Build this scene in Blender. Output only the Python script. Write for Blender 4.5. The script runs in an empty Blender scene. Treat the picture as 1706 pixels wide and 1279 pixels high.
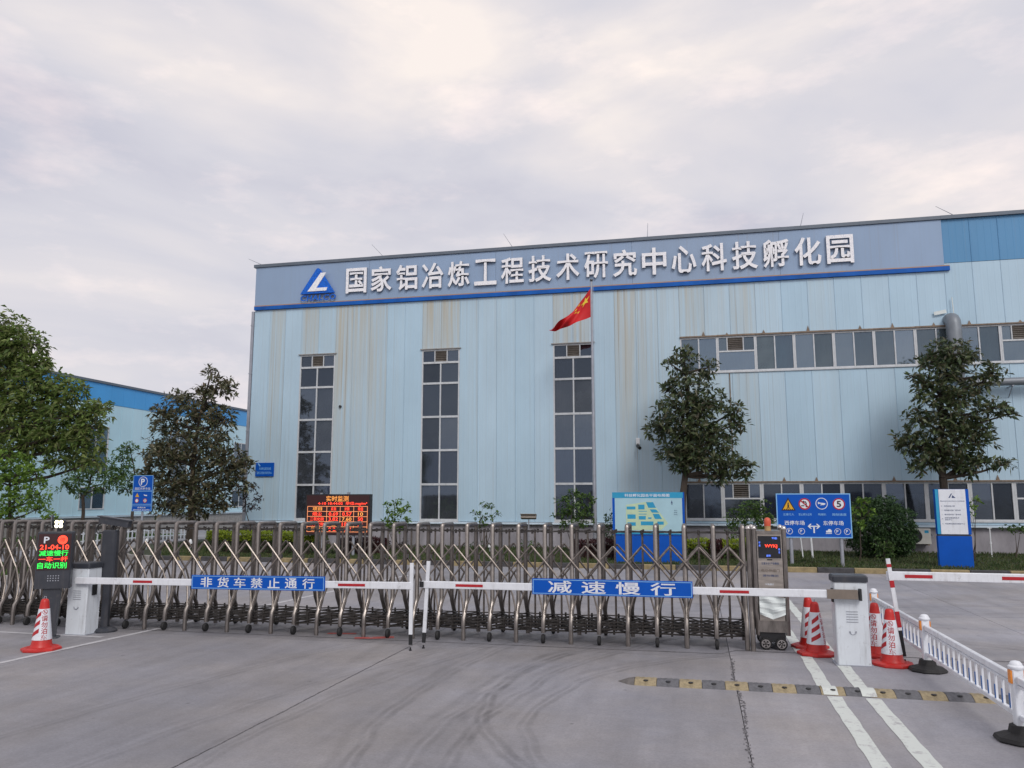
import bpy, bmesh, math, random
import numpy as np
from mathutils import Vector, Matrix
R = math.radians
sc = bpy.context.scene
COL = sc.collection
random.seed(7)

# ------------------------------------------------------------------ camera
CAMH, FPX, CX, CY = 2.1, 1331.0, 853.0, 639.5
PITCH = math.atan((831 - CY) / FPX)
YAW = R(12.94)
cam = bpy.data.cameras.new('camera')
cam.sensor_width = 36.0
cam.lens = 36.0 * FPX / 1706.0
cam.clip_end = 3000
camo = bpy.data.objects.new('camera', cam)
camo.location = (0, 0, CAMH)
camo.rotation_euler = (math.pi / 2 + PITCH, 0, YAW)
COL.objects.link(camo)
sc.camera = camo

# ------------------------------------------------------------------ sky + sun
SUN_EL, SUN_AZ = 40.0, 150.0          # azimuth clockwise from +Y: sun behind the camera, to the right
w = bpy.data.worlds.new('World')
sc.world = w
w.use_nodes = True
nt = w.node_tree
nt.nodes.clear()
def N(t, kind, **kw):
    n = t.nodes.new(kind)
    for k, v in kw.items():
        setattr(n, k, v)
    return n
out = N(nt, 'ShaderNodeOutputWorld')
sky = N(nt, 'ShaderNodeTexSky', sky_type='NISHITA', sun_disc=False, sun_elevation=R(SUN_EL), sun_rotation=R(SUN_AZ))
sky.air_density = 1.2
sky.dust_density = 3.0
bgs = N(nt, 'ShaderNodeBackground')
bgs.inputs[1].default_value = 0.05
nt.links.new(sky.outputs[0], bgs.inputs[0])
tc = N(nt, 'ShaderNodeTexCoord')
mp = N(nt, 'ShaderNodeMapping')
mp.inputs['Scale'].default_value = (1.0, 1.0, 2.8)
mp.inputs['Rotation'].default_value = (0.20, 0.38, 0.9)
nt.links.new(tc.outputs['Generated'], mp.inputs[0])
n1 = N(nt, 'ShaderNodeTexNoise')
n1.inputs['Scale'].default_value = 2.1
n1.inputs['Detail'].default_value = 7
n1.inputs['Roughness'].default_value = 0.5
n1.inputs['Distortion'].default_value = 0.35
nt.links.new(mp.outputs[0], n1.inputs['Vector'])
cr = N(nt, 'ShaderNodeValToRGB')
e = cr.color_ramp.elements
e[0].position = 0.34; e[0].color = (0.480, 0.482, 0.565, 1)
e[1].position = 0.68; e[1].color = (0.84, 0.765, 0.725, 1)
m_ = e.new(0.47); m_.color = (0.592, 0.583, 0.636, 1)
m_ = e.new(0.58); m_.color = (0.690, 0.655, 0.672, 1)
nt.links.new(n1.outputs[0], cr.inputs[0])
# a second, smaller layer: soft warm breaks in the cloud
n2 = N(nt, 'ShaderNodeTexNoise')
n2.inputs['Scale'].default_value = 6.0
n2.inputs['Detail'].default_value = 8
n2.inputs['Roughness'].default_value = 0.6
nt.links.new(mp.outputs[0], n2.inputs['Vector'])
cr2 = N(nt, 'ShaderNodeValToRGB')
cr2.color_ramp.elements[0].position = 0.52
cr2.color_ramp.elements[0].color = (0, 0, 0, 1)
cr2.color_ramp.elements[1].position = 0.8
cr2.color_ramp.elements[1].color = (0.20, 0.13, 0.085, 1)
nt.links.new(n2.outputs[0], cr2.inputs[0])
addc = N(nt, 'ShaderNodeMixRGB', blend_type='ADD')
addc.inputs[0].default_value = 1.0
nt.links.new(cr.outputs[0], addc.inputs[1])
nt.links.new(cr2.outputs[0], addc.inputs[2])
bgc = N(nt, 'ShaderNodeBackground')
bgc.inputs[1].default_value = 1.22
nt.links.new(addc.outputs[0], bgc.inputs[0])
mixw = N(nt, 'ShaderNodeMixShader')
mixw.inputs[0].default_value = 0.94       # cloud cover
nt.links.new(bgs.outputs[0], mixw.inputs[1])
nt.links.new(bgc.outputs[0], mixw.inputs[2])
nt.links.new(mixw.outputs[0], out.inputs[0])

sl = bpy.data.lights.new('sun', 'SUN')
sl.energy = 1.5
sl.angle = R(22)
sl.color = (1.0, 0.95, 0.90)
so = bpy.data.objects.new('sun', sl)
az = R(SUN_AZ)
sd = Vector((math.sin(az) * math.cos(R(SUN_EL)), math.cos(az) * math.cos(R(SUN_EL)), math.sin(R(SUN_EL))))
so.rotation_euler = (-sd).to_track_quat('-Z', 'Y').to_euler()
so.location = (0, -20, 30)
COL.objects.link(so)
sc.view_settings.view_transform = 'Standard'
sc.view_settings.look = 'None'
sc.view_settings.exposure = 0.0
sc.view_settings.gamma = 1.0
sc.render.engine = 'CYCLES'
sc.cycles.max_bounces = 8

# ------------------------------------------------------------------ pixel helpers (direction only)
def ray(x, y):
    a, b = (x - CX) / FPX, -(y - CY) / FPX
    fw = math.cos(PITCH) - b * math.sin(PITCH)
    up = math.sin(PITCH) + b * math.cos(PITCH)
    return Vector((a * math.cos(YAW) - fw * math.sin(YAW), a * math.sin(YAW) + fw * math.cos(YAW), up))
def atY(x, y, Y):
    r = ray(x, y)
    return r * (Y / r.y) + Vector((0, 0, CAMH))

# ------------------------------------------------------------------ materials
def rgb(r, g, b):
    f = lambda c: (c / 255 / 12.92) if c / 255 <= 0.04045 else ((c / 255 + 0.055) / 1.055) ** 2.4
    return (f(r), f(g), f(b), 1)
def base_mat(name):
    m = bpy.data.materials.new(name)
    m.use_nodes = True
    return m, m.node_tree, m.node_tree.nodes['Principled BSDF']
def pm(name, col, rough=0.5, metal=0.0, var=0.12, scale=6.0, bump=0.0, bscale=60.0, spec=0.5, coat=0.0, stretch=(1, 1, 1), grime=0.0):
    """Principled with a soft noise variation of its colour and roughness."""
    m, t, b = base_mat(name)
    tcn = N(t, 'ShaderNodeTexCoord')
    mpn = N(t, 'ShaderNodeMapping')
    mpn.inputs['Scale'].default_value = stretch
    t.links.new(tcn.outputs['Object'], mpn.inputs[0])
    no = N(t, 'ShaderNodeTexNoise')
    no.inputs['Scale'].default_value = scale
    no.inputs['Detail'].default_value = 6
    no.inputs['Roughness'].default_value = 0.65
    t.links.new(mpn.outputs[0], no.inputs['Vector'])
    rp = N(t, 'ShaderNodeValToRGB')
    c = Vector(col[:3])
    rp.color_ramp.elements[0].position = 0.3
    rp.color_ramp.elements[1].position = 0.7
    rp.color_ramp.elements[0].color = (*(c * (1 - var)), 1)
    rp.color_ramp.elements[1].color = (*[min(1, v) for v in c * (1 + var)], 1)
    t.links.new(no.outputs[0], rp.inputs[0])
    cout = rp.outputs[0]
    if grime:
        for (gs, gst, lo_, hi_) in ((3.0, (4, 4, .5), .50, .78), (9.0, (1, 1, 1), .58, .72)):
            mg = N(t, 'ShaderNodeMapping'); mg.inputs['Scale'].default_value = gst
            t.links.new(tcn.outputs['Object'], mg.inputs[0])
            gn = N(t, 'ShaderNodeTexNoise'); gn.inputs['Scale'].default_value = gs; gn.inputs['Detail'].default_value = 8; gn.inputs['Roughness'].default_value = .7
            t.links.new(mg.outputs[0], gn.inputs['Vector'])
            gm = N(t, 'ShaderNodeMapRange'); gm.inputs['From Min'].default_value = lo_; gm.inputs['From Max'].default_value = hi_; gm.inputs['To Max'].default_value = grime
            t.links.new(gn.outputs[0], gm.inputs[0])
            gx_ = N(t, 'ShaderNodeMixRGB'); gx_.inputs[2].default_value = (.16, .145, .13, 1)
            t.links.new(gm.outputs[0], gx_.inputs[0]); t.links.new(cout, gx_.inputs[1]); cout = gx_.outputs[0]
    t.links.new(cout, b.inputs['Base Color'])
    mr = N(t, 'ShaderNodeMapRange')
    mr.inputs['To Min'].default_value = max(0.02, rough - 0.08)
    mr.inputs['To Max'].default_value = min(1, rough + 0.1)
    t.links.new(no.outputs[0], mr.inputs[0])
    t.links.new(mr.outputs[0], b.inputs['Roughness'])
    b.inputs['Metallic'].default_value = metal
    b.inputs['Specular IOR Level'].default_value = spec
    b.inputs['Coat Weight'].default_value = coat
    if bump:
        n2_ = N(t, 'ShaderNodeTexNoise')
        n2_.inputs['Scale'].default_value = bscale
        n2_.inputs['Detail'].default_value = 4
        t.links.new(mpn.outputs[0], n2_.inputs['Vector'])
        bp = N(t, 'ShaderNodeBump')
        bp.inputs['Strength'].default_value = bump
        bp.inputs['Distance'].default_value = 0.01
        t.links.new(n2_.outputs[0], bp.inputs['Height'])
        t.links.new(bp.outputs[0], b.inputs['Normal'])
    return m
def emit(name, col, s):
    m, t, b = base_mat(name)
    b.inputs['Base Color'].default_value = (0.02, 0.02, 0.02, 1)
    b.inputs['Emission Color'].default_value = col
    b.inputs['Emission Strength'].default_value = s
    return m

M = {}
M['steel'] = pm('stainless_steel', (0.235, 0.214, 0.200), 0.34, 0.82, 0.4, 9, stretch=(1, 1, 0.4))
M['steel_bar'] = pm('stainless_bar', (0.235, 0.208, 0.188), 0.38, 0.78, 0.4, 11)
M['steel_dark'] = pm('greasy_steel', (0.050, 0.045, 0.042), 0.5, 0.4, 0.5, 20)
M['steel_plate'] = pm('brushed_plate', (0.42, 0.38, 0.345), 0.32, 0.75, 0.22, 5, stretch=(1, 1, 6))
M['chrome_dome'] = pm('chrome_dome', (0.55, 0.52, 0.5), 0.2, 0.95, 0.1)
M['white_paint'] = pm('white_paint', (0.74, 0.77, 0.80), 0.42, 0, 0.06, 5)
M['cab_white'] = pm('cabinet_white', (0.66, 0.71, 0.76), 0.38, 0, 0.05, 4, grime=.45)
M['red_tape'] = pm('red_reflective_tape', (0.42, 0.012, 0.02), 0.4, 0, 0.12, 12)
M['blue_sign'] = pm('blue_sign_sheet', (0.002, 0.085, 0.46), 0.5, 0, 0.08, 3, spec=0.2)
M['blue_light'] = pm('pale_blue_edge', (0.22, 0.48, 0.80), 0.5, 0, 0.06)
M['sign_white'] = pm('sign_white', (0.72, 0.76, 0.82), 0.45, 0, 0.05, grime=.25)
M['black'] = pm('black_plastic', (0.018, 0.019, 0.022), 0.45, 0, 0.2)
M['dark_grey'] = pm('dark_grey_paint', (0.035, 0.040, 0.052), 0.4, 0, 0.15, grime=.3)
M['rubber'] = pm('rubber', (0.022, 0.022, 0.023), 0.75, 0, 0.25, 14, 0.3)
M['red_plastic'] = pm('red_plastic', (0.52, 0.018, 0.014), 0.42, 0, 0.14, 6, grime=.4)
M['rail_white'] = pm('rail_white', (0.74, 0.77, 0.82), 0.35, 0, 0.06, 8, grime=.35)
M['rail_blue'] = pm('rail_blue', (0.03, 0.13, 0.40), 0.4, 0, 0.1)
M['orange'] = pm('orange_reflector', (0.75, 0.25, 0.03), 0.35, 0, 0.1)
M['post_grey'] = pm('galvanised_post', (0.36, 0.38, 0.43), 0.45, 0.4, 0.12)
M['frame_white'] = pm('window_frame_white', (0.56, 0.59, 0.62), 0.45, 0, 0.12, 3, grime=.4)
M['louver'] = pm('louver_brown', (0.27, 0.24, 0.21), 0.6, 0, 0.2, 4)
M['curtain'] = pm('curtain_cloth', (0.36, 0.36, 0.35), 0.9, 0, 0.15)
M['curtain_dark'] = pm('curtain_slate', (0.15, 0.165, 0.20), 0.9, 0, 0.25, 1.5)
M['interior'] = pm('dim_interior', (0.07, 0.07, 0.08), 0.9, 0, 0.3, 0.7)
M['roof_cap'] = pm('roof_cap_metal', (0.13, 0.16, 0.20), 0.5, 0.2, 0.12, 2)
M['stripe_blue'] = pm('stripe_blue', (0.006, 0.105, 0.43), 0.45, 0, 0.25, 1.2, spec=0.25)
M['stripe_orange'] = pm('stripe_orange', (0.40, 0.24, 0.14), 0.5, 0, 0.1)
M['letter_white'] = None
M['logo_blue'] = pm('logo_blue_sequin', (0.008, 0.13, 0.62), 0.4, 0, 0.4, 16, spec=0.3)
M['duct'] = pm('grey_duct', (0.20, 0.225, 0.255), 0.45, 0.2, 0.15, 3)
M['concrete_base'] = pm('stained_plaster', (0.30, 0.29, 0.32), 0.85, 0, 0.33, 1.3, 0.2, 30, stretch=(1, 1, 0.35))
M['ledge'] = pm('drip_ledge', (0.50, 0.60, 0.68), 0.4, 0, 0.12, 2)
M['rust'] = pm('rusty_flashing', (0.22, 0.17, 0.13), 0.8, 0, 0.4, 6)
M['flag_red'] = pm('flag_red', (0.55, 0.008, 0.012), 0.65, 0, 0.12, 3)
M['flag_yellow'] = pm('flag_yellow', (0.85, 0.62, 0.05), 0.6, 0, 0.05)
M['kerb_yellow'] = pm('kerb_yellow', (0.27, 0.215, 0.115), 0.8, 0, 0.3, 7, 0.3)
M['kerb_black'] = pm('kerb_black', (0.055, 0.055, 0.06), 0.8, 0, 0.4, 7, 0.3)
M['kerb_grey'] = pm('kerb_grey', (0.30, 0.29, 0.28), 0.85, 0, 0.25, 6, 0.3)
M['bump_yellow'] = pm('bump_yellow', (0.285, 0.235, 0.145), 0.85, 0, 0.4, 14, 0.4, 90)
M['bump_black'] = pm('bump_black', (0.115, 0.117, 0.128), 0.85, 0, 0.35, 14, 0.4, 90)
M['bump_grey'] = pm('bump_grey', (0.13, 0.12, 0.115), 0.75, 0, 0.25, 14, 0.4, 90)
M['bark'] = pm('bark', (0.055, 0.043, 0.034), 0.9, 0, 0.35, 12, 0.6, 40, stretch=(1, 1, 0.25))
M['soil'] = pm('lawn_soil', (0.050, 0.060, 0.028), 0.95, 0, 0.4, 2.0, 0.5, 30)
M['led_red'] = emit('led_red', (1.0, 0.05, 0.02, 1), 2.6)
M['led_amber'] = emit('led_amber', (1.0, 0.36, 0.07, 1), 1.6)
M['led_grid'] = emit('led_grid', (1.0, 0.34, 0.14, 1), 1.5)
M['led_green'] = emit('led_green', (0.02, 1.0, 0.10, 1), 1.5)
M['led_blue'] = emit('led_blue', (0.10, 0.22, 1.0, 1), 1.6)
M['led_white'] = emit('led_white', (1.0, 0.90, 0.55, 1), 9.0)
M['led_panel'] = pm('led_panel_dark', (0.040, 0.010, 0.012), 0.5, 0, 0.2, 30)
M['map_cyan'] = pm('map_cyan', (0.02, 0.30, 0.52), 0.4, 0, 0.08)
M['map_pale'] = pm('map_pale', (0.36, 0.56, 0.64), 0.35, 0, 0.08, 2)
M['map_green'] = pm('map_green', (0.48, 0.62, 0.42), 0.4, 0, 0.08)
M['text_dark'] = pm('print_dark', (0.05, 0.08, 0.18), 0.5, 0, 0.05)
M['text_black'] = pm('print_black', (0.012, 0.012, 0.014), 0.5, 0, 0.05)
M['warn_yellow'] = pm('warning_yellow', (0.70, 0.38, 0.015), 0.4, 0, 0.06)
M['ac_white'] = pm('ac_white', (0.55, 0.55, 0.52), 0.45, 0, 0.08)
M['dark_glass'] = pm('screen_glass', (0.02, 0.022, 0.028), 0.15, 0, 0.2)
M['sticker'] = pm('torn_white_film', (0.62, 0.68, 0.68), 0.45, 0, 0.12, 5)
M['brown_plate'] = pm('boom_clamp', (0.22, 0.185, 0.155), 0.45, 0.4, 0.15)
M['beacon'] = pm('beacon_red', (0.62, 0.10, 0.045), 0.3, 0, 0.1)
M['beacon_base'] = pm('beacon_amber_base', (0.55, 0.36, 0.16), 0.4, 0, 0.1)

# sequinned white letters: tiny facets of different brightness
m, t, b = base_mat('sequin_white')
vo = N(t, 'ShaderNodeTexVoronoi'); vo.inputs['Scale'].default_value = 26
tcn = N(t, 'ShaderNodeTexCoord'); t.links.new(tcn.outputs['Object'], vo.inputs['Vector'])
rp = N(t, 'ShaderNodeValToRGB')
rp.color_ramp.elements[0].color = (0.70, 0.72, 0.80, 1)
rp.color_ramp.elements[1].color = (0.95, 0.95, 0.97, 1)
rp.color_ramp.elements[0].position = 0.15; rp.color_ramp.elements[1].position = 0.6
t.links.new(vo.outputs['Color'], rp.inputs[0]); t.links.new(rp.outputs[0], b.inputs['Base Color'])
b.inputs['Roughness'].default_value = 0.35
M['letter_white'] = m

# wall sheet: stain amount comes from each panel's own object colour (red channel)
def sheet(name, col, stain=(0.30, 0.27, 0.20)):
    m, t, b = base_mat(name)
    oi = N(t, 'ShaderNodeObjectInfo')
    ge = N(t, 'ShaderNodeNewGeometry')
    mpn = N(t, 'ShaderNodeMapping'); mpn.inputs['Scale'].default_value = (9, 9, 0.16)
    t.links.new(ge.outputs['Position'], mpn.inputs[0])
    st = N(t, 'ShaderNodeTexNoise'); st.inputs['Scale'].default_value = 1.0; st.inputs['Detail'].default_value = 5
    t.links.new(mpn.outputs[0], st.inputs['Vector'])
    mp2 = N(t, 'ShaderNodeMapping'); mp2.inputs['Scale'].default_value = (0.8, 0.8, 0.35)
    t.links.new(ge.outputs['Position'], mp2.inputs[0])
    bl = N(t, 'ShaderNodeTexNoise'); bl.inputs['Scale'].default_value = 1.0; bl.inputs['Detail'].default_value = 4
    t.links.new(mp2.outputs[0], bl.inputs['Vector'])
    sep = N(t, 'ShaderNodeSeparateXYZ'); t.links.new(ge.outputs['Position'], sep.inputs[0])
    hz = N(t, 'ShaderNodeMapRange')                       # run-off starts under the stripe and thins out downwards
    hz.inputs['From Min'].default_value = 2.0; hz.inputs['From Max'].default_value = 10.5
    hz.inputs['To Min'].default_value = 0.25; hz.inputs['To Max'].default_value = 1.0
    t.links.new(sep.outputs['Z'], hz.inputs[0])
    sepc = N(t, 'ShaderNodeSeparateColor'); t.links.new(oi.outputs['Color'], sepc.inputs[0])
    mr = N(t, 'ShaderNodeMapRange'); mr.inputs['From Min'].default_value = 0.34; mr.inputs['From Max'].default_value = 0.66
    mr.inputs['To Min'].default_value = 0.15; mr.inputs['To Max'].default_value = 1.0
    t.links.new(st.outputs[0], mr.inputs[0])
    a = N(t, 'ShaderNodeMath', operation='MULTIPLY'); t.links.new(mr.outputs[0], a.inputs[0]); t.links.new(sepc.outputs[0], a.inputs[1])
    c = N(t, 'ShaderNodeMath', operation='MULTIPLY'); t.links.new(a.outputs[0], c.inputs[0]); t.links.new(hz.outputs[0], c.inputs[1])
    rp = N(t, 'ShaderNodeValToRGB')
    cc = Vector(col)
    rp.color_ramp.elements[0].position = 0.3; rp.color_ramp.elements[0].color = (*(cc * 0.94), 1)
    rp.color_ramp.elements[1].position = 0.7; rp.color_ramp.elements[1].color = (*(cc * 1.05), 1)
    t.links.new(bl.outputs[0], rp.inputs[0])
    # batch tint of the panel (green channel)
    tint = N(t, 'ShaderNodeHueSaturation'); t.links.new(rp.outputs[0], tint.inputs['Color'])
    tm = N(t, 'ShaderNodeMapRange'); tm.inputs['To Min'].default_value = 0.97; tm.inputs['To Max'].default_value = 1.025
    t.links.new(sepc.outputs[1], tm.inputs[0]); t.links.new(tm.outputs[0], tint.inputs['Value'])
    tm2 = N(t, 'ShaderNodeMapRange'); tm2.inputs['To Min'].default_value = 1.03; tm2.inputs['To Max'].default_value = 0.95
    t.links.new(sepc.outputs[2], tm2.inputs[0]); t.links.new(tm2.outputs[0], tint.inputs['Saturation'])
    mx = N(t, 'ShaderNodeMixRGB'); mx.inputs[2].default_value = (*stain, 1)
    t.links.new(c.outputs[0], mx.inputs[0]); t.links.new(tint.outputs[0], mx.inputs[1])
    # narrow rust runs
    mp3 = N(t, 'ShaderNodeMapping'); mp3.inputs['Scale'].default_value = (16, 16, 0.10)
    t.links.new(ge.outputs['Position'], mp3.inputs[0])
    ru = N(t, 'ShaderNodeTexNoise'); ru.inputs['Scale'].default_value = 1.0; ru.inputs['Detail'].default_value = 3
    t.links.new(mp3.outputs[0], ru.inputs['Vector'])
    rm_ = N(t, 'ShaderNodeMapRange'); rm_.inputs['From Min'].default_value = .60; rm_.inputs['From Max'].default_value = .74; rm_.inputs['To Max'].default_value = .75
    t.links.new(ru.outputs[0], rm_.inputs[0])
    rk = N(t, 'ShaderNodeMath', operation='MULTIPLY'); t.links.new(rm_.outputs[0], rk.inputs[0])
    sm_ = N(t, 'ShaderNodeMath', operation='ADD'); t.links.new(sepc.outputs[0], sm_.inputs[0]); sm_.inputs[1].default_value = .12
    t.links.new(sm_.outputs[0], rk.inputs[1])
    rx = N(t, 'ShaderNodeMixRGB'); rx.inputs[2].default_value = (.26, .20, .13, 1)
    t.links.new(rk.outputs[0], rx.inputs[0]); t.links.new(mx.outputs[0], rx.inputs[1])
    t.links.new(rx.outputs[0], b.inputs['Base Color'])
    b.inputs['Roughness'].default_value = 0.42
    wv = N(t, 'ShaderNodeTexWave', bands_direction='X'); wv.inputs['Scale'].default_value = 4.2
    t.links.new(ge.outputs['Position'], wv.inputs['Vector'])
    bp = N(t, 'ShaderNodeBump'); bp.inputs['Strength'].default_value = 0.04; bp.inputs['Distance'].default_value = 0.01
    t.links.new(wv.outputs[0], bp.inputs['Height']); t.links.new(bp.outputs[0], b.inputs['Normal'])
    return m
M['wall_sheet'] = sheet('pale_blue_sheet', (0.435, 0.605, 0.735), (0.47, 0.445, 0.36))
M['fascia'] = sheet('fascia_greyblue_sheet', (0.28, 0.39, 0.56), (0.24, 0.28, 0.34))
M['band_blue'] = sheet('band_blue_sheet', (0.085, 0.270, 0.500), (0.1, 0.2, 0.3))
M['left_sheet'] = sheet('left_pale_sheet', (0.50, 0.72, 0.82), (0.45, 0.62, 0.70))
M['left_band'] = sheet('left_blue_sheet', (0.055, 0.34, 0.74), (0.05, 0.2, 0.45))

def glass(name, tint, refl, dust=(.05, .06, .075)):
    m, t, b = base_mat(name)
    t.nodes.remove(b)
    o_ = [n for n in t.nodes if n.type == 'OUTPUT_MATERIAL'][0]
    tr = N(t, 'ShaderNodeBsdfTransparent'); tr.inputs[0].default_value = (*tint, 1)
    gl = N(t, 'ShaderNodeBsdfGlossy'); gl.inputs['Roughness'].default_value = 0.06
    gl.inputs['Color'].default_value = (0.62, 0.78, 1.0, 1)
    df = N(t, 'ShaderNodeBsdfDiffuse'); df.inputs[0].default_value = (*dust, 1)   # dust on the pane
    no = N(t, 'ShaderNodeTexNoise'); no.inputs['Scale'].default_value = 1.6
    tcn = N(t, 'ShaderNodeTexCoord'); t.links.new(tcn.outputs['Object'], no.inputs['Vector'])
    bp = N(t, 'ShaderNodeBump'); bp.inputs['Strength'].default_value = 0.05; bp.inputs['Distance'].default_value = 0.05
    t.links.new(no.outputs[0], bp.inputs['Height']); t.links.new(bp.outputs[0], gl.inputs['Normal'])
    mr = N(t, 'ShaderNodeMapRange'); mr.inputs['To Min'].default_value = 0.15; mr.inputs['To Max'].default_value = 0.5
    t.links.new(no.outputs[0], mr.inputs[0])
    oi = N(t, 'ShaderNodeObjectInfo')
    vr = N(t, 'ShaderNodeMapRange'); vr.inputs['To Min'].default_value = .2; vr.inputs['To Max'].default_value = 2.1; t.links.new(oi.outputs['Random'], vr.inputs[0])
    vm_ = N(t, 'ShaderNodeMath', operation='MULTIPLY'); t.links.new(mr.outputs[0], vm_.inputs[0]); t.links.new(vr.outputs[0], vm_.inputs[1])
    m1 = N(t, 'ShaderNodeMixShader'); t.links.new(vm_.outputs[0], m1.inputs[0])
    t.links.new(tr.outputs[0], m1.inputs[1]); t.links.new(df.outputs[0], m1.inputs[2])
    m2 = N(t, 'ShaderNodeMixShader')
    rv = N(t, 'ShaderNodeMath', operation='FRACT'); rw = N(t, 'ShaderNodeMath', operation='MULTIPLY'); rw.inputs[1].default_value = 7.31
    t.links.new(oi.outputs['Random'], rw.inputs[0]); t.links.new(rw.outputs[0], rv.inputs[0])
    rf = N(t, 'ShaderNodeMapRange'); rf.inputs['To Min'].default_value = refl * .45; rf.inputs['To Max'].default_value = refl * 2.1
    t.links.new(rv.outputs[0], rf.inputs[0]); t.links.new(rf.outputs[0], m2.inputs[0])
    t.links.new(m1.outputs[0], m2.inputs[1]); t.links.new(gl.outputs[0], m2.inputs[2])
    t.links.new(m2.outputs[0], o_.inputs[0])
    return m
M['glass'] = glass('window_glass', (0.46, 0.50, 0.56), 0.07, (.075, .085, .10))
M['glass_strip'] = glass('strip_glass', (0.46, 0.58, 0.62), 0.12, (.13, .165, .18))

def leafmat(name, cols, rough=0.5, trans=0.25):
    m, t, b = base_mat(name)
    ge = N(t, 'ShaderNodeNewGeometry')
    rp = N(t, 'ShaderNodeValToRGB')
    els = rp.color_ramp.elements
    k = len(cols)
    for i, c in enumerate(cols):
        if i == 0: el = els[0]
        elif i == k - 1: el = els[-1]
        else: el = els.new(i / (k - 1))
        el.position = i / (k - 1); el.color = (*c, 1)
    t.links.new(ge.outputs['Random Per Island'], rp.inputs[0])
    t.links.new(rp.outputs[0], b.inputs['Base Color'])
    b.inputs['Roughness'].default_value = rough
    b.inputs['Specular IOR Level'].default_value = 0.4
    o_ = [n for n in t.nodes if n.type == 'OUTPUT_MATERIAL'][0]
    tl = N(t, 'ShaderNodeBsdfTranslucent'); t.links.new(rp.outputs[0], tl.inputs[0])
    mx = N(t, 'ShaderNodeMixShader'); mx.inputs[0].default_value = trans
    t.links.new(b.outputs[0], mx.inputs[1]); t.links.new(tl.outputs[0], mx.inputs[2])
    t.links.new(mx.outputs[0], o_.inputs[0])
    return m
M['leaf_magnolia'] = leafmat('leaf_magnolia', [(0.040, 0.064, 0.032), (0.068, 0.102, 0.046), (0.11, 0.148, 0.060), (0.09, 0.078, 0.048), (0.20, 0.23, 0.14)], 0.38)
M['leaf_bronze'] = leafmat('leaf_bronze', [(0.055, 0.060, 0.034), (0.105, 0.098, 0.055), (0.075, 0.105, 0.050), (0.14, 0.105, 0.065), (0.20, 0.21, 0.13)], 0.38)
M['leaf_loquat'] = leafmat('leaf_loquat', [(0.070, 0.115, 0.036), (0.125, 0.20, 0.050), (0.20, 0.29, 0.070), (0.115, 0.12, 0.055), (0.28, 0.35, 0.11)], 0.45, .4)
M['leaf_bright'] = leafmat('leaf_bright', [(0.085, 0.165, 0.025), (0.14, 0.25, 0.038), (0.21, 0.34, 0.055), (0.06, 0.13, 0.03)], 0.5, 0.35)
M['leaf_mid'] = leafmat('leaf_mid', [(0.045, 0.095, 0.025), (0.080, 0.150, 0.038), (0.13, 0.21, 0.055)], 0.5, 0.35)
M['leaf_dark'] = leafmat('leaf_dark', [(0.020, 0.048, 0.018), (0.036, 0.080, 0.026), (0.055, 0.11, 0.034)], 0.5, 0.2)
M['leaf_purple'] = leafmat('leaf_purple', [(0.045, 0.012, 0.018), (0.080, 0.020, 0.028), (0.055, 0.030, 0.022)], 0.55, 0.2)
M['leaf_plum'] = leafmat('leaf_plum', [(0.025, 0.016, 0.024), (0.045, 0.026, 0.036), (0.03, 0.03, 0.03)], 0.55, 0.2)
M['leaf_yellow'] = leafmat('leaf_yellow', [(0.22, 0.29, 0.022), (0.33, 0.41, 0.034), (0.14, 0.21, 0.024)], 0.5, 0.3)
M['grass'] = leafmat('grass', [(0.030, 0.060, 0.018), (0.050, 0.088, 0.024), (0.080, 0.105, 0.035), (0.10, 0.095, 0.045)], 0.7, 0.2)

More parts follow.
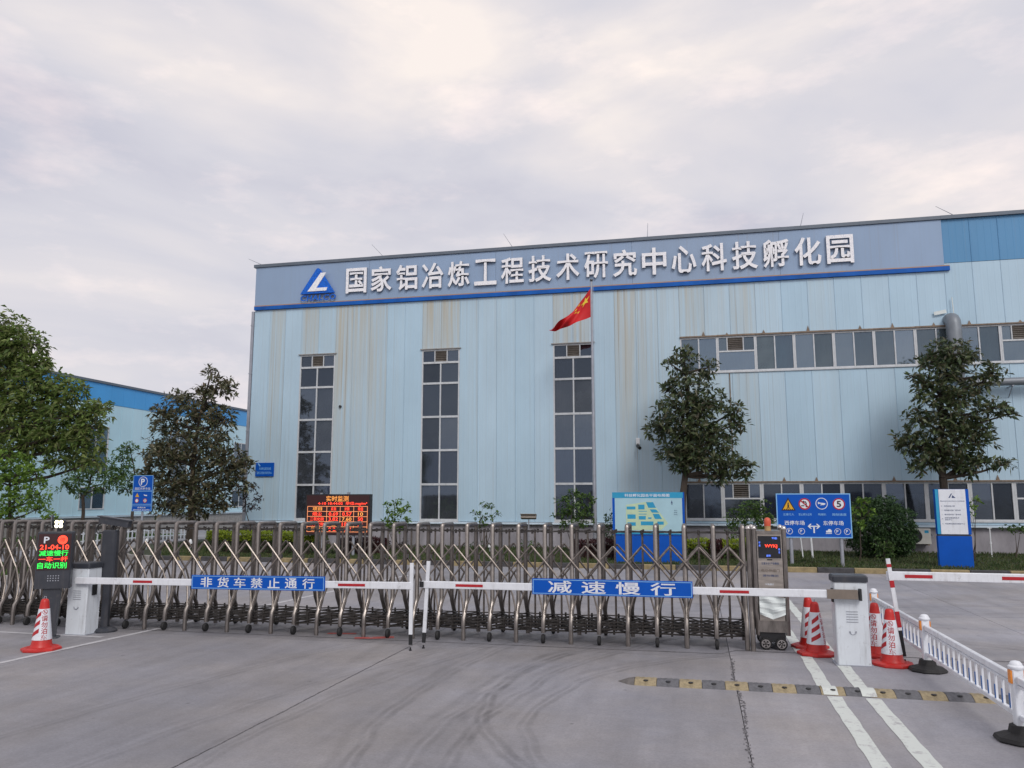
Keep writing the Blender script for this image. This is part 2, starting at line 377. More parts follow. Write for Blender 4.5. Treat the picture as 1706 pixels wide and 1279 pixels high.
# ------------------------------------------------------------------ mesh builder
class MB:
    def __init__(s):
        s.v, s.f, s.m = [], [], []
    def add(s, vs, fs, mi=0):
        o = len(s.v)
        s.v += [tuple(p) for p in vs]
        s.f += [tuple(i + o for i in f) for f in fs]
        s.m += [mi] * len(fs)
        return s
    def box(s, c, d, mi=0, rot=None):
        hx, hy, hz = d[0] / 2, d[1] / 2, d[2] / 2
        vs = [Vector((x, y, z)) for x in (-hx, hx) for y in (-hy, hy) for z in (-hz, hz)]
        if rot is not None: vs = [rot @ q for q in vs]
        vs = [q + Vector(c) for q in vs]
        return s.add(vs, [(0, 1, 3, 2), (4, 6, 7, 5), (0, 4, 5, 1), (2, 3, 7, 6), (0, 2, 6, 4), (1, 5, 7, 3)], mi)
    def bb(s, x0, x1, y0, y1, z0, z1, mi=0):
        return s.box(((x0 + x1) / 2, (y0 + y1) / 2, (z0 + z1) / 2), (x1 - x0, y1 - y0, z1 - z0), mi)
    def cbox(s, x0, x1, y0, y1, z0, z1, ch=0.02, mi=0):
        """upright box with chamfered vertical edges and top edge"""
        def ring(i, z):
            return [(x0 + ch + i, y0 + i, z), (x1 - ch - i, y0 + i, z), (x1 - i, y0 + ch + i, z), (x1 - i, y1 - ch - i, z),
                    (x1 - ch - i, y1 - i, z), (x0 + ch + i, y1 - i, z), (x0 + i, y1 - ch - i, z), (x0 + i, y0 + ch + i, z)]
        vs = ring(0, z0) + ring(0, z1 - ch) + ring(ch * 0.8, z1)
        fs = [tuple(range(7, -1, -1)), tuple(range(16, 24))]
        for k in range(2):
            for i in range(8):
                j = (i + 1) % 8
                fs.append((k * 8 + i, k * 8 + j, k * 8 + 8 + j, k * 8 + 8 + i))
        return s.add(vs, fs, mi)
    def path(s, pts, r, n=8, mi=0, cap=True):
        pts = [Vector(p) for p in pts]
        rr = r if isinstance(r, (list, tuple)) else [r] * len(pts)
        vs, fs = [], []
        prev = None
        for i, p in enumerate(pts):
            if i == 0: d = pts[1] - p
            elif i == len(pts) - 1: d = p - pts[-2]
            else: d = (pts[i + 1] - p).normalized() + (p - pts[i - 1]).normalized()
            d.normalize()
            if prev is None:
                a = d.orthogonal().normalized()
            else:
                a = prev - d * prev.dot(d)
                a = a.normalized() if a.length > 1e-6 else d.orthogonal().normalized()
            prev = a
            b_ = d.cross(a)
            for k in range(n):
                th = 2 * math.pi * k / n
                vs.append(p + (a * math.cos(th) + b_ * math.sin(th)) * rr[i])
        for i in range(len(pts) - 1):
            for k in range(n):
                k2 = (k + 1) % n
                fs.append((i * n + k, i * n + k2, (i + 1) * n + k2, (i + 1) * n + k))
        if cap:
            fs.append(tuple(range(n - 1, -1, -1)))
            fs.append(tuple((len(pts) - 1) * n + k for k in range(n)))
        return s.add(vs, fs, mi)
    def lathe(s, prof, n=20, c=(0, 0, 0), axis='z', mi=0):
        vs, fs = [], []
        for r, z in prof:
            for k in range(n):
                th = 2 * math.pi * k / n
                q = (r * math.cos(th), r * math.sin(th), z)
                if axis == 'y': q = (q[0], q[2], q[1])
                if axis == 'x': q = (q[2], q[0], q[1])
                vs.append((q[0] + c[0], q[1] + c[1], q[2] + c[2]))
        for i in range(len(prof) - 1):
            for k in range(n):
                k2 = (k + 1) % n
                fs.append((i * n + k, i * n + k2, (i + 1) * n + k2, (i + 1) * n + k))
        fs.append(tuple(range(n - 1, -1, -1)))
        fs.append(tuple((len(prof) - 1) * n + k for k in range(n)))
        return s.add(vs, fs, mi)
    def prism(s, poly, y0, y1, mi=0):
        """polygon in XZ extruded along Y (y0 is the face towards the camera)"""
        n = len(poly)
        vs = [(x, y0, z) for x, z in poly] + [(x, y1, z) for x, z in poly]
        fs = [tuple(range(n)), tuple(range(2 * n - 1, n - 1, -1))]
        for i in range(n):
            j = (i + 1) % n
            fs.append((i, i + n, j + n, j))
        return s.add(vs, fs, mi)
    def mesh(s, name, mats, smooth=False):
        me = bpy.data.meshes.new(name)
        me.from_pydata(s.v, [], s.f)
        mats = mats if isinstance(mats, (list, tuple)) else [mats]
        for x in mats: me.materials.append(M[x] if isinstance(x, str) else x)
        if len(mats) > 1: me.polygons.foreach_set('material_index', s.m)
        bm = bmesh.new(); bm.from_mesh(me); bmesh.ops.recalc_face_normals(bm, faces=bm.faces); bm.to_mesh(me); bm.free()
        if smooth:
            me.polygons.foreach_set('use_smooth', [True] * len(me.polygons))
            me.set_sharp_from_angle(angle=R(40))
        me.update()
        return me
    def build(s, name, mats, parent=None, loc=(0, 0, 0), smooth=False, rz=0.0):
        return link(name, s.mesh(name, mats, smooth), parent, loc, rz)

def link(name, me, parent=None, loc=(0, 0, 0), rz=0.0):
    o = bpy.data.objects.new(name, me)
    COL.objects.link(o)
    o.location = loc
    o.rotation_euler[2] = rz
    if parent: o.parent = parent
    return o
def thing(name, label, cat, loc=(0, 0, 0), group=None, rz=0.0):
    o = bpy.data.objects.new(name, None)
    COL.objects.link(o)
    o.location = loc
    o.rotation_euler[2] = rz
    o.empty_display_size = 0.2
    tag(o, label, cat, group)
    return o
def tag(o, label, cat, group=None):
    o['label'] = label; o['category'] = cat
    if group: o['group'] = group
    return o
def struct(o, kind='structure'):
    o['kind'] = kind
    return o

# ------------------------------------------------------------------ lettering
_tc = {}
def glyphs(body, offset=0.012, extrude=0.0, spacing=1.0):
    key = (body, offset, extrude, spacing)
    if key in _tc: return _tc[key]
    c = bpy.data.curves.new('lettering', 'FONT')
    c.body = body; c.size = 1.0; c.offset = 0.0; c.extrude = extrude; c.resolution_u = 3; c.space_character = spacing
    o = bpy.data.objects.new('lettering', c)
    COL.objects.link(o)
    dg = bpy.context.evaluated_depsgraph_get()
    dg.update()
    me = bpy.data.meshes.new_from_object(o.evaluated_get(dg))
    v = np.array([q.co[:] for q in me.vertices]).reshape(-1, 3)
    f = [tuple(p.vertices) for p in me.polygons]
    # weld, then embolden by pushing the outline outwards (curve offset breaks some characters)
    key_, remap, uniq = {}, [], []
    for q in v:
        h_ = (round(q[0], 5), round(q[1], 5))
        if h_ not in key_: key_[h_] = len(uniq); uniq.append(q)
        remap.append(key_[h_])
    v = np.array(uniq); f = [tuple(remap[i] for i in p) for p in f]
    f = [p for p in f if len(set(p)) == len(p)]
    f2 = []
    for p in f:                                   # all faces counter-clockwise
        ar = sum(v[p[i]][0] * v[p[(i + 1) % len(p)]][1] - v[p[(i + 1) % len(p)]][0] * v[p[i]][1] for i in range(len(p)))
        f2.append(p if ar > 0 else p[::-1])
    f = f2
    if offset:
        es = set()
        for p in f:
            for i_, j_ in zip(p, p[1:] + p[:1]): es.add((i_, j_))
        acc = np.zeros((len(v), 2)); cnt = np.zeros(len(v))
        for (i_, j_) in es:
            if (j_, i_) in es: continue
            d_ = v[j_][:2] - v[i_][:2]; l_ = np.hypot(*d_)
            if l_ < 1e-7: continue
            nrm_ = np.array([d_[1], -d_[0]]) / l_
            acc[i_] += nrm_; acc[j_] += nrm_; cnt[i_] += 1; cnt[j_] += 1
        ok_ = cnt > 0
        dv = acc[ok_] / cnt[ok_][:, None]
        ln = np.maximum(np.hypot(dv[:, 0], dv[:, 1]), .55)
        v[ok_, :2] += dv / (ln ** 2)[:, None] * offset
    bpy.data.objects.remove(o); bpy.data.curves.remove(c); bpy.data.meshes.remove(me)
    _tc[key] = (v, f)
    return v, f
def text(body, w, h, mat, parent, loc, offset=0.012, extrude=0.0, name='lettering', spacing=1.0, shear=0.0, side=None):
    """lettering fitted to w x h metres, centred on loc, facing -Y"""
    v, f = glyphs(body, offset, 0.0, spacing)
    lo, hi = v.min(0), v.max(0)
    q = (v - (lo + hi) / 2) / np.maximum(hi - lo, 1e-6)
    if w is None: w = h * (hi[0] - lo[0]) / (hi[1] - lo[1])
    X, Z = q[:, 0] * w, q[:, 1] * h
    X = X + Z * shear
    n = len(v)
    if extrude > 0:
        vs = [(X[i], -extrude, Z[i]) for i in range(n)] + [(X[i], 0, Z[i]) for i in range(n)]
        from collections import Counter
        ec = Counter()
        for p in f:
            for a, b_ in zip(p, p[1:] + p[:1]): ec[(a, b_)] += 1
        fs = [tuple(p) for p in f]
        for (a, b_) in ec:
            if (b_, a) not in ec: fs.append((a, a + n, b_ + n, b_))
        # welded outlines are separate loops; sides only where an edge is used once
    else:
        vs = [(X[i], 0, Z[i]) for i in range(n)]
        fs = [tuple(p) for p in f]
    me = bpy.data.meshes.new(name)
    me.from_pydata(vs, [], fs)
    me.materials.append(M[mat])
    if side and extrude > 0:
        me.materials.append(M[side])
        me.polygons.foreach_set('material_index', [0] * len(f) + [1] * (len(fs) - len(f)))
    return link(name, me, parent, loc)
def ring_poly(cx_, cz_, r, n=28, a0=0, a1=2 * math.pi):
    return [(cx_ + r * math.cos(a0 + (a1 - a0) * k / n), cz_ + r * math.sin(a0 + (a1 - a0) * k / n)) for k in range(n)]
def ring(mb, cx_, cz_, r0, r1, y0, y1, n=28, mi=0):
    vs, fs = [], []
    for y in (y0, y1):
        for r in (r0, r1):
            vs += [(x, y, z) for x, z in ring_poly(cx_, cz_, r, n)]
    for k in range(n):
        j = (k + 1) % n
        fs += [(k, j, n + j, n + k), (2 * n + k, 3 * n + k, 3 * n + j, 2 * n + j), (n + k, n + j, 3 * n + j, 3 * n + k), (k, 2 * n + k, 2 * n + j, j)]
    mb.add(vs, fs, mi)
def bar2(mb, p, q, wd, y0, y1, mi=0):
    a, b_ = Vector((p[0], p[1])), Vector((q[0], q[1]))
    d = (b_ - a).normalized(); nrm = Vector((-d.y, d.x)) * wd / 2
    mb.prism([tuple(a + nrm), tuple(a - nrm), tuple(b_ - nrm), tuple(b_ + nrm)], y0, y1, mi)


# ================================================================== GROUND
def ground_mat(name, base, slab=True):
    m, t, b = base_mat(name)
    ge = N(t, 'ShaderNodeNewGeometry')
    pos = ge.outputs['Position']
    def noise(scale, detail=5, rough=0.6, stretch=(1, 1, 1), rot=0.0, dist=0.0):
        mp_ = N(t, 'ShaderNodeMapping'); mp_.inputs['Scale'].default_value = stretch; mp_.inputs['Rotation'].default_value = (0, 0, rot)
        t.links.new(pos, mp_.inputs[0])
        n_ = N(t, 'ShaderNodeTexNoise'); n_.inputs['Scale'].default_value = scale; n_.inputs['Detail'].default_value = detail
        n_.inputs['Roughness'].default_value = rough; n_.inputs['Distortion'].default_value = dist
        t.links.new(mp_.outputs[0], n_.inputs['Vector'])
        return n_.outputs[0]
    def mapr(x, a0, a1, b0, b1, smooth=False):
        r_ = N(t, 'ShaderNodeMapRange')
        if smooth: r_.interpolation_type = 'SMOOTHSTEP'
        for i_, v_ in zip(('From Min', 'From Max', 'To Min', 'To Max'), (a0, a1, b0, b1)): r_.inputs[i_].default_value = v_
        t.links.new(x, r_.inputs[0]); return r_.outputs[0]
    def mth(op, a, b_=None):
        n_ = N(t, 'ShaderNodeMath', operation=op)
        for i_, q in enumerate((a, b_)):
            if q is None: continue
            if isinstance(q, (int, float)): n_.inputs[i_].default_value = q
            else: t.links.new(q, n_.inputs[i_])
        return n_.outputs[0]
    big = mapr(noise(0.22, 6, 0.6, dist=0.6), 0.32, 0.68, 0.80, 1.14)
    mid = mapr(noise(1.3, 6, 0.65), 0.3, 0.7, 0.90, 1.08)
    fine = mth('MULTIPLY', mapr(noise(38, 5, 0.8), 0.25, 0.75, 0.80, 1.18), mapr(noise(7, 6, 0.8), 0.3, 0.7, 0.91, 1.08))
    swp = mapr(noise(1.0, 4, 0.6, (3.2, 0.30, 1), 0.12), 0.38, 0.7, 1.0, 0.84)     # dirt drawn out by traffic
    val = mth('MULTIPLY', mth('MULTIPLY', big, mid), mth('MULTIPLY', fine, swp))
    if slab:
        # rubber left by turning wheels: arcs on the ground (centre x, y, radius, half width, strength)
        arcs = []
        for (ax, ay, ar, ast) in [(7.32, 8.80, 10.33, .26), (8.21, 7.71, 10.55, .26), (2.16, 9.13, 4.39, .30), (6.93, 7.56, 8.95, .28), (2.4, 8.2, 4.0, .26), (9.5, 6.5, 13.4, .20), (14, 4, 20.2, .18), (14, 4, 18.9, .18)]:
            arcs += [(ax, ay, ar, .035, ast), (ax, ay, ar + .09, .028, ast * .8), (ax, ay, ar + .23, .05, ast * .55)]
        arcs += [(3, 26, 9.5, .10, .2), (4, 27, 12.2, .10, .16), (12, 24, 12, .10, .15)]
        brk = mapr(noise(2.2, 5, 0.7), 0.36, 0.62, 0.15, 1.0)
        wob = noise(0.5, 2)
        for (ax, ay, ar, aw, ast) in arcs:
            vm = N(t, 'ShaderNodeVectorMath', operation='DISTANCE'); t.links.new(pos, vm.inputs[0]); vm.inputs[1].default_value = (ax, ay, 0)
            d_ = mth('ABSOLUTE', mth('SUBTRACT', vm.outputs['Value'], mth('ADD', mth('MULTIPLY', wob, 0.35), ar - 0.17)))
            k_ = mapr(d_, aw * 0.3, aw * 1.5, ast, 0.0, True)
            val = mth('MULTIPLY', val, mth('SUBTRACT', 1.0, mth('MULTIPLY', k_, brk)))
        # small dark spots
        vo_ = N(t, 'ShaderNodeTexVoronoi'); vo_.inputs['Scale'].default_value = 1.6
        t.links.new(pos, vo_.inputs['Vector'])
        sp = mapr(vo_.outputs['Distance'], 0.02, 0.05, 0.62, 1.0)
        val = mth('MULTIPLY', val, sp)
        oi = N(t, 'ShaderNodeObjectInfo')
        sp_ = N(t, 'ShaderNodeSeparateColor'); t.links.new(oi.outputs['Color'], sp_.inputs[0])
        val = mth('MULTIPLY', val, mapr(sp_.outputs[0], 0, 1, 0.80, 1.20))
    cn = N(t, 'ShaderNodeMixRGB', blend_type='MULTIPLY'); cn.inputs[0].default_value = 1
    cm = N(t, 'ShaderNodeMixRGB')
    cm.inputs[1].default_value = (base[0], base[1], base[2], 1)
    cm.inputs[2].default_value = (base[0] * 1.06, base[1] * 1.0, base[2] * 0.90, 1)
    t.links.new(mapr(noise(0.35, 4), 0.4, 0.65, 0, 1), cm.inputs[0])
    t.links.new(cm.outputs[0], cn.inputs[1])
    cmb = N(t, 'ShaderNodeCombineColor')
    for i_ in range(3): t.links.new(val, cmb.inputs[i_])
    t.links.new(cmb.outputs[0], cn.inputs[2])
    t.links.new(cn.outputs[0], b.inputs['Base Color'])
    t.links.new(mapr(noise(1.3, 4), 0.3, 0.7, 0.55, 0.85), b.inputs['Roughness'])
    bp = N(t, 'ShaderNodeBump'); bp.inputs['Strength'].default_value = 0.35; bp.inputs['Distance'].default_value = 0.006
    t.links.new(noise(70, 4, 0.7), bp.inputs['Height']); t.links.new(bp.outputs[0], b.inputs['Normal'])
    return m
M['concrete'] = ground_mat('road_concrete', (0.287, 0.287, 0.318))
M['far_ground'] = ground_mat('far_ground', (0.16, 0.155, 0.155), False)
M['tar'] = pm('joint_tar', (0.145, 0.14, 0.15), 0.9, 0, 0.6, 28, 0.8)

g = MB(); g.add([(-900, -900, -.03), (900, -900, -.03), (900, 900, -.03), (-900, 900, -.03)], [(0, 1, 2, 3)])
ground = struct(g.build('ground', 'far_ground'))
road = struct(thing('road', '', 'road')); del road['label']; del road['category']
road_xs = [-48, -38, -28, -22, -17.5, -13.2, -8.72, -4.1, 0.36, 4.9, 9.4, 14, 19, 25, 33, 42]
road_ys = [-14, -7, 2.4, 11.42, 12.95, 18.4, 24.88]
tone = {6: .34, 7: .40, 8: .78, 9: .72}
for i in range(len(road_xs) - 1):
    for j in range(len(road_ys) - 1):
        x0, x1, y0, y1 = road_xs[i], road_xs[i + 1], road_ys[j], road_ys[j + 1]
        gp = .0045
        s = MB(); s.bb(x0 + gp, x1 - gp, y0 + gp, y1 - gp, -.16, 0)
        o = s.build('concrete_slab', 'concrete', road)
        o.color = (tone.get(i, .5) + random.uniform(-.08, .08) + (.12 if j >= 4 else (-.30 if j == 3 and x1 < 1 else 0)), 0, 0, 1)  # row under the gate darker: its contact shadow and dirt put into the tone
for (x0, x1, y0, y1) in [(-48, -33.6, 24.88, 60), (-33.6, -27.2, 40, 60), (-27.2, -24.0, 24.88, 60), (-24.0, -20.5, 36.3, 60)]:
    s = MB(); s.bb(x0 + .007, x1 - .007, y0 + .007, y1, -.16, 0)
    s.build('concrete_slab', 'concrete', road).color = (.62, 0, 0, 1)
# ragged tar in the crack on the right, thinner in the joint on the left
def ragged(x, y0, y1, wd, jit, n):
    mb = MB(); vs, fs = [], []
    xo = 0
    for k in range(n + 1):
        y = y0 + (y1 - y0) * k / n
        xo = xo * .8 + random.uniform(-jit, jit)
        w2 = wd * random.uniform(.5, 1.3) / 2
        vs += [(x + xo - w2, y, .004), (x + xo + w2, y, .004)]
    for k in range(n): fs.append((2 * k, 2 * k + 1, 2 * k + 3, 2 * k + 2))
    return mb.add(vs, fs)
mb = MB()
for q in range(520):                              # crumbled edges of the joint
    yy = random.uniform(2, 11.4); xx = .37 + .018 * math.sin(yy * 2.3) + random.gauss(0, .012); r0 = random.uniform(.005, .018)
    pts = [(xx + r0 * random.uniform(.5, 1.2) * math.cos(t6), yy + 1.8 * r0 * random.uniform(.5, 1.2) * math.sin(t6), .003 + q * .000004) for t6 in [k6 * math.pi / 3 for k6 in range(6)]]
    mb.add(pts, [tuple(range(6))])
o = mb.build('joint_filler', 'tar', road); o['kind'] = 'stuff'
ragged(-4.1, 1, 11.4, .013, .004, 260).build('joint_filler', 'tar', road)
mb = ragged(0, -11, 14, .03, .003, 120)
mb.v = [(y, 12.0 + x + .0 * y + (-.3 if y < .4 else 0), z) for x, y, z in mb.v]
mb.build('joint_filler', 'tar', road)

# worn road paint
def paint(name, col, under=(0.34, 0.33, 0.35), lo=.40, hi=.52):
    m, t, b = base_mat(name)
    ge = N(t, 'ShaderNodeNewGeometry')
    no = N(t, 'ShaderNodeTexNoise'); no.inputs['Scale'].default_value = 7; no.inputs['Detail'].default_value = 8; no.inputs['Roughness'].default_value = .75
    t.links.new(ge.outputs['Position'], no.inputs['Vector'])
    mr = N(t, 'ShaderNodeMapRange'); mr.inputs['From Min'].default_value = lo - .12; mr.inputs['From Max'].default_value = hi - .12
    t.links.new(no.outputs[0], mr.inputs[0])
    mx = N(t, 'ShaderNodeMixRGB'); mx.inputs[1].default_value = (*under, 1); mx.inputs[2].default_value = (*col, 1)
    t.links.new(mr.outputs[0], mx.inputs[0]); t.links.new(mx.outputs[0], b.inputs['Base Color'])
    b.inputs['Roughness'].default_value = .7
    return m
M['paint_white'] = paint('road_paint_white', (0.60, 0.64, 0.61), lo=.455, hi=.60)
M['paint_old'] = paint('road_paint_old', (0.50, 0.50, 0.52), lo=.46, hi=.62)
M['paint_red'] = paint('road_paint_red', (0.42, 0.09, 0.08), lo=.44, hi=.60)
def stripe(x0, y0, x1, y1, wd, mat):
    a, b_ = Vector((x0, y0, .004)), Vector((x1, y1, .004))
    d = (b_ - a).normalized(); nn = Vector((-d.y, d.x, 0))
    n = max(4, int((b_ - a).length * 5)); mb = MB(); vs, fs = [], []
    for k in range(n + 1):
        p = a + (b_ - a) * k / n
        vs += [p + nn * (wd / 2 + random.uniform(-.007, .007)), p - nn * (wd / 2 + random.uniform(-.007, .007))]
    for k in range(n): fs.append((2 * k, 2 * k + 1, 2 * k + 3, 2 * k + 2))
    return mb.add(vs, fs).build('painted_line', mat, road)
for (ya, yb) in [(2.5, 9.5), (9.95, 11.75), (12.0, 19.5)]:
    stripe(1.33, ya, 1.36, yb, .15, 'paint_white')
    stripe(1.72, ya, 1.75, yb, .15, 'paint_white')
stripe(-9.05, 6.0, -8.66, 11.9, .10, 'paint_old')
stripe(-8.63, 12.4, -7.9, 21.5, .12, 'paint_old')
stripe(-12.5, 11.05, -8.95, 10.95, .09, 'paint_old')
for (xa, ya, xb, yb, wd) in [(-5.15, 11.72, -4.6, 11.95, .18), (-5.75, 12.05, -5.3, 12.12, .12)]:
    stripe(xa, ya, xb, yb, wd, 'paint_red')

# ------------------------------------------------------------------ lawn + kerb
def sheet_poly(name, poly, z, mat):
    me = bpy.data.meshes.new(name); me.from_pydata([(x, y, z) for x, y in poly], [], [tuple(range(len(poly)))])
    me.materials.append(M[mat]); return link(name, me)
lawn_poly = [(-18.7, 25.06), (30, 25.06), (30, 33.5), (-20.25, 33.5), (-20.25, 36.2), (-23.9, 36.2), (-23.9, 31), (-20.6, 26.2), (-19.7, 25.35)]
lawn = struct(sheet_poly('lawn', lawn_poly, .09, 'soil'))
bed_poly = [(-33.6, 24.9), (-27.3, 24.9), (-27.3, 40), (-33.6, 40)]
bed = struct(sheet_poly('planting_bed', bed_poly, .09, 'soil'))
kerb = struct(thing('kerb', '', 'kerb')); del kerb['label']; del kerb['category']
kp = [(-23.95, 36.2), (-23.95, 31.0), (-20.7, 26.15), (-19.8, 25.25), (-18.7, 24.97)]
x = -18.7
k = 0
while x < 27:
    s = MB(); s.cbox(x + .006, x + .994, 24.90, 25.06, -.1, .145, .018)
    mt = 'kerb_yellow' if k % 2 else 'kerb_black'
    s.build('kerb_stone', mt, kerb); x += 1.0; k += 1
for a, b_ in zip(kp[:-1], kp[1:]):
    L = math.dist(a, b_); n = max(1, round(L / 1.0)); ang = math.atan2(b_[1] - a[1], b_[0] - a[0])
    for q in range(n):
        s = MB(); s.cbox(.006, L / n - .006, -.08, .08, -.1, .145, .018)
        s.build('kerb_stone', 'kerb_grey', kerb, (a[0] + (b_[0] - a[0]) * q / n, a[1] + (b_[1] - a[1]) * q / n, 0), rz=ang)
for q in range(13):
    s = MB(); s.cbox(-27.38, -27.22, 24.9 + q * 1.16 + .006, 24.9 + (q + 1) * 1.16 - .006, -.1, .145, .018)
    s.build('kerb_stone', 'kerb_grey', kerb)
for q in range(6):
    s = MB(); s.cbox(-33.6 + q * 1.04 + .006, -33.6 + (q + 1) * 1.04 - .006, 24.76, 24.9, -.1, .145, .018)
    s.build('kerb_stone', 'kerb_grey', kerb)

# ================================================================== MAIN FACTORY BUILDING
YF = 33.40
ZT = 13.05
fac = thing('factory_building', 'large pale blue metal clad factory hall with streaked panels and white lettering sign', 'building', (-20.2, YF, 0))
OX, OY = -20.2, YF
def F(mb, name, mats, parent=None, smooth=False):
    """mesh given in world coordinates, parented under the hall"""
    mb.v = [(x - OX, y - OY, z) for x, y, z in mb.v]
    return mb.build(name, mats, parent or fac, smooth=smooth)

def panel_mesh(x0, x1, z0, z1, yf=YF, off=0.0):
    """ribbed sheet: side flange, shallow ribs, standing seam at the right edge"""
    wd = x1 - x0
    prof = [(0.0015, .05), (.0015, .0), (.018, -.016), (.036, -.016), (.046, 0)]
    for fr in (.30, .55, .80):
        c_ = wd * fr
        prof += [(c_ - .028, 0), (c_ - .016, -.003), (c_ + .016, -.003), (c_ + .028, 0)]
    prof += [(wd - .0015, 0), (wd - .0015, .05)]
    mb = MB(); n = len(prof)
    vs = [(x0 + a, yf + b_ + off, z0) for a, b_ in prof] + [(x0 + a, yf + b_ + off, z1) for a, b_ in prof]
    fs = [(i, i + 1, n + i + 1, n + i) for i in range(n - 1)]
    return mb.add(vs, fs)
cols = []
def split(a, b_, n): return [a + (b_ - a) * k / n for k in range(n)]
cols += split(-20.2, -17.75, 3) + split(-17.75, -16.0, 2) + split(-16.0, -11.8, 5) + split(-11.8, -10.05, 2) + split(-10.05, -5.86, 5)
cols += split(-5.86, -4.12, 2) + split(-4.12, -.5, 4) + split(-.5, 9.7, 10) + split(9.7, 24.7, 15) + [24.7]
TALL = [(-17.75, -16.0), (-11.8, -10.05), (-5.86, -4.12)]
stains = {1: .75, 3: .75, 4: .25, 5: .95, 6: .7, 7: .75, 8: .15, 10: .95, 11: .9, 12: .25, 13: .15, 14: .15, 17: .8, 18: .75, 20: .85, 21: .55, 22: .3, 23: .8, 24: .3, 25: .55, 26: .15}
for i in range(len(cols) - 1):
    x0, x1 = cols[i], cols[i + 1]; xm = (x0 + x1) / 2
    top = 10.94 if xm < 9.7 else 11.25
    spans = [(1.14, top)]
    for a, b_ in TALL:
        if a < xm < b_: spans = [(8.72, top)]
    if xm > -.5: spans = [(2.80, 7.20), (8.78, top)]
    sv = stains.get(i, random.choice([0, .05, .1, .2]) if i > 22 else .08)
    gv, bv = random.random(), random.random()
    for z0, z1 in spans:
        o = F(panel_mesh(x0, x1, z0, z1), 'wall_panel', 'wall_sheet')
        o.color = (sv, gv, bv, 1)
    if xm > 9.7:
        o = F(panel_mesh(x0, x1, 11.26, 13.02, YF, -.012), 'fascia_panel', 'band_blue')
        o.color = (.05, random.uniform(.3, .7), random.uniform(.4, .6), 1)
# sign fascia sheets, trim
fx = [-20.2, -14.4, -8.4, -2.4, 3.6, 9.72]
for i in range(5):
    mb = MB(); mb.bb(fx[i] + .004, fx[i + 1] - .004, YF - .06, YF + .02, 11.17, 13.02)
    F(mb, 'fascia_panel', 'fascia').color = (.12, random.random(), random.random(), 1)
mb = MB(); mb.bb(-20.2, 9.9, YF - .10, YF + .01, 10.95, 11.12); F(mb, 'blue_stripe', 'stripe_blue')
mb = MB(); mb.bb(-20.2, 9.9, YF - .085, YF + .01, 11.124, 11.166); F(mb, 'orange_stripe', 'stripe_orange')
for i in range(15):
    mb = MB(); x0 = -20.3 + i * 3.0
    mb.bb(x0 + .002, x0 + 2.998, YF - .12 + random.uniform(-.004, .004), YF + .35, 13.03, 13.17 + random.uniform(-.004, .004)); F(mb, 'roof_cap', 'roof_cap')
# plinth and drip ledge
mb = MB(); mb.bb(-20.2, 24.7, YF + .04, YF + .4, 0, 1.03); F(mb, 'plinth', 'concrete_base')
for i in range(15):
    mb = MB(); x0 = -20.25 + i * 3.0
    mb.add([(x0 + .003, YF - .14, 1.04), (x0 + 2.997, YF - .14, 1.04), (x0 + 2.997, YF - .14, 1.075), (x0 + .003, YF - .14, 1.075),
            (x0 + .003, YF + .04, 1.04), (x0 + 2.997, YF + .04, 1.04), (x0 + 2.997, YF + .04, 1.13), (x0 + .003, YF + .04, 1.13)],
           [(0, 1, 2, 3), (4, 7, 6, 5), (3, 2, 6, 7), (0, 4, 5, 1), (0, 3, 7, 4), (1, 5, 6, 2)])
    F(mb, 'drip_ledge', 'ledge')
# body behind the sheets: back, sides, roof, inner floors
mb = MB()
mb.bb(-20.18, -20.08, YF + .05, 62, 0, 13.0); mb.bb(24.5, 24.6, YF + .05, 62, 0, 13.0); mb.bb(-20.1, 24.6, 62, 62.1, 0, 13)
F(mb, 'side_wall', 'left_sheet').color = (.1, .5, .5, 1)
mb = MB(); mb.bb(-20.1, 24.6, YF + .30, 62, 12.7, 12.95); F(mb, 'roof', 'roof_cap')
mb = MB(); mb.bb(-20, 24.4, YF + 3.2, YF + 3.3, 0, 12.6); mb.bb(-20, 24.4, YF + .2, YF + 3.2, 5.0, 5.12); mb.bb(-20, 24.4, YF + .2, YF + 3.2, 1.0, 1.1)
mb.bb(-20, 24.4, YF + .2, YF + 3.2, 9.0, 9.1)
for xx in (-14, -8, -2.6, 4.7, 10.7, 16.7): mb.bb(xx, xx + .2, YF + .2, YF + 3.2, 1.1, 9)
F(mb, 'inner_walls', 'interior')
# corner downpipe
mb = MB(); mb.bb(-20.34, -20.21, YF - .05, YF + .12, .3, 10.9)
for zz in (2.5, 5.2, 7.9, 10.2): mb.bb(-20.355, -20.195, YF - .065, YF + .135, zz, zz + .05)
F(mb, 'downpipe', M['post_grey'])
# lightning rods, tilted every which way
for (xa, ya, xb, yb) in [(412, 430, 441, 442), (618, 406, 640, 425), (838, 388, 855, 411), (1079, 370, 1078, 393), (1339, 353, 1333, 376), (1560, 342, 1597, 354)]:
    p, q = atY(xb, yb, YF), atY(xa, ya, YF)
    p.z = 13.12; p.y = YF + .1; q.y = YF + .1
    mb = MB(); mb.path([p, q], [.016, .008], 6); F(mb, 'lightning_rod', 'post_grey')

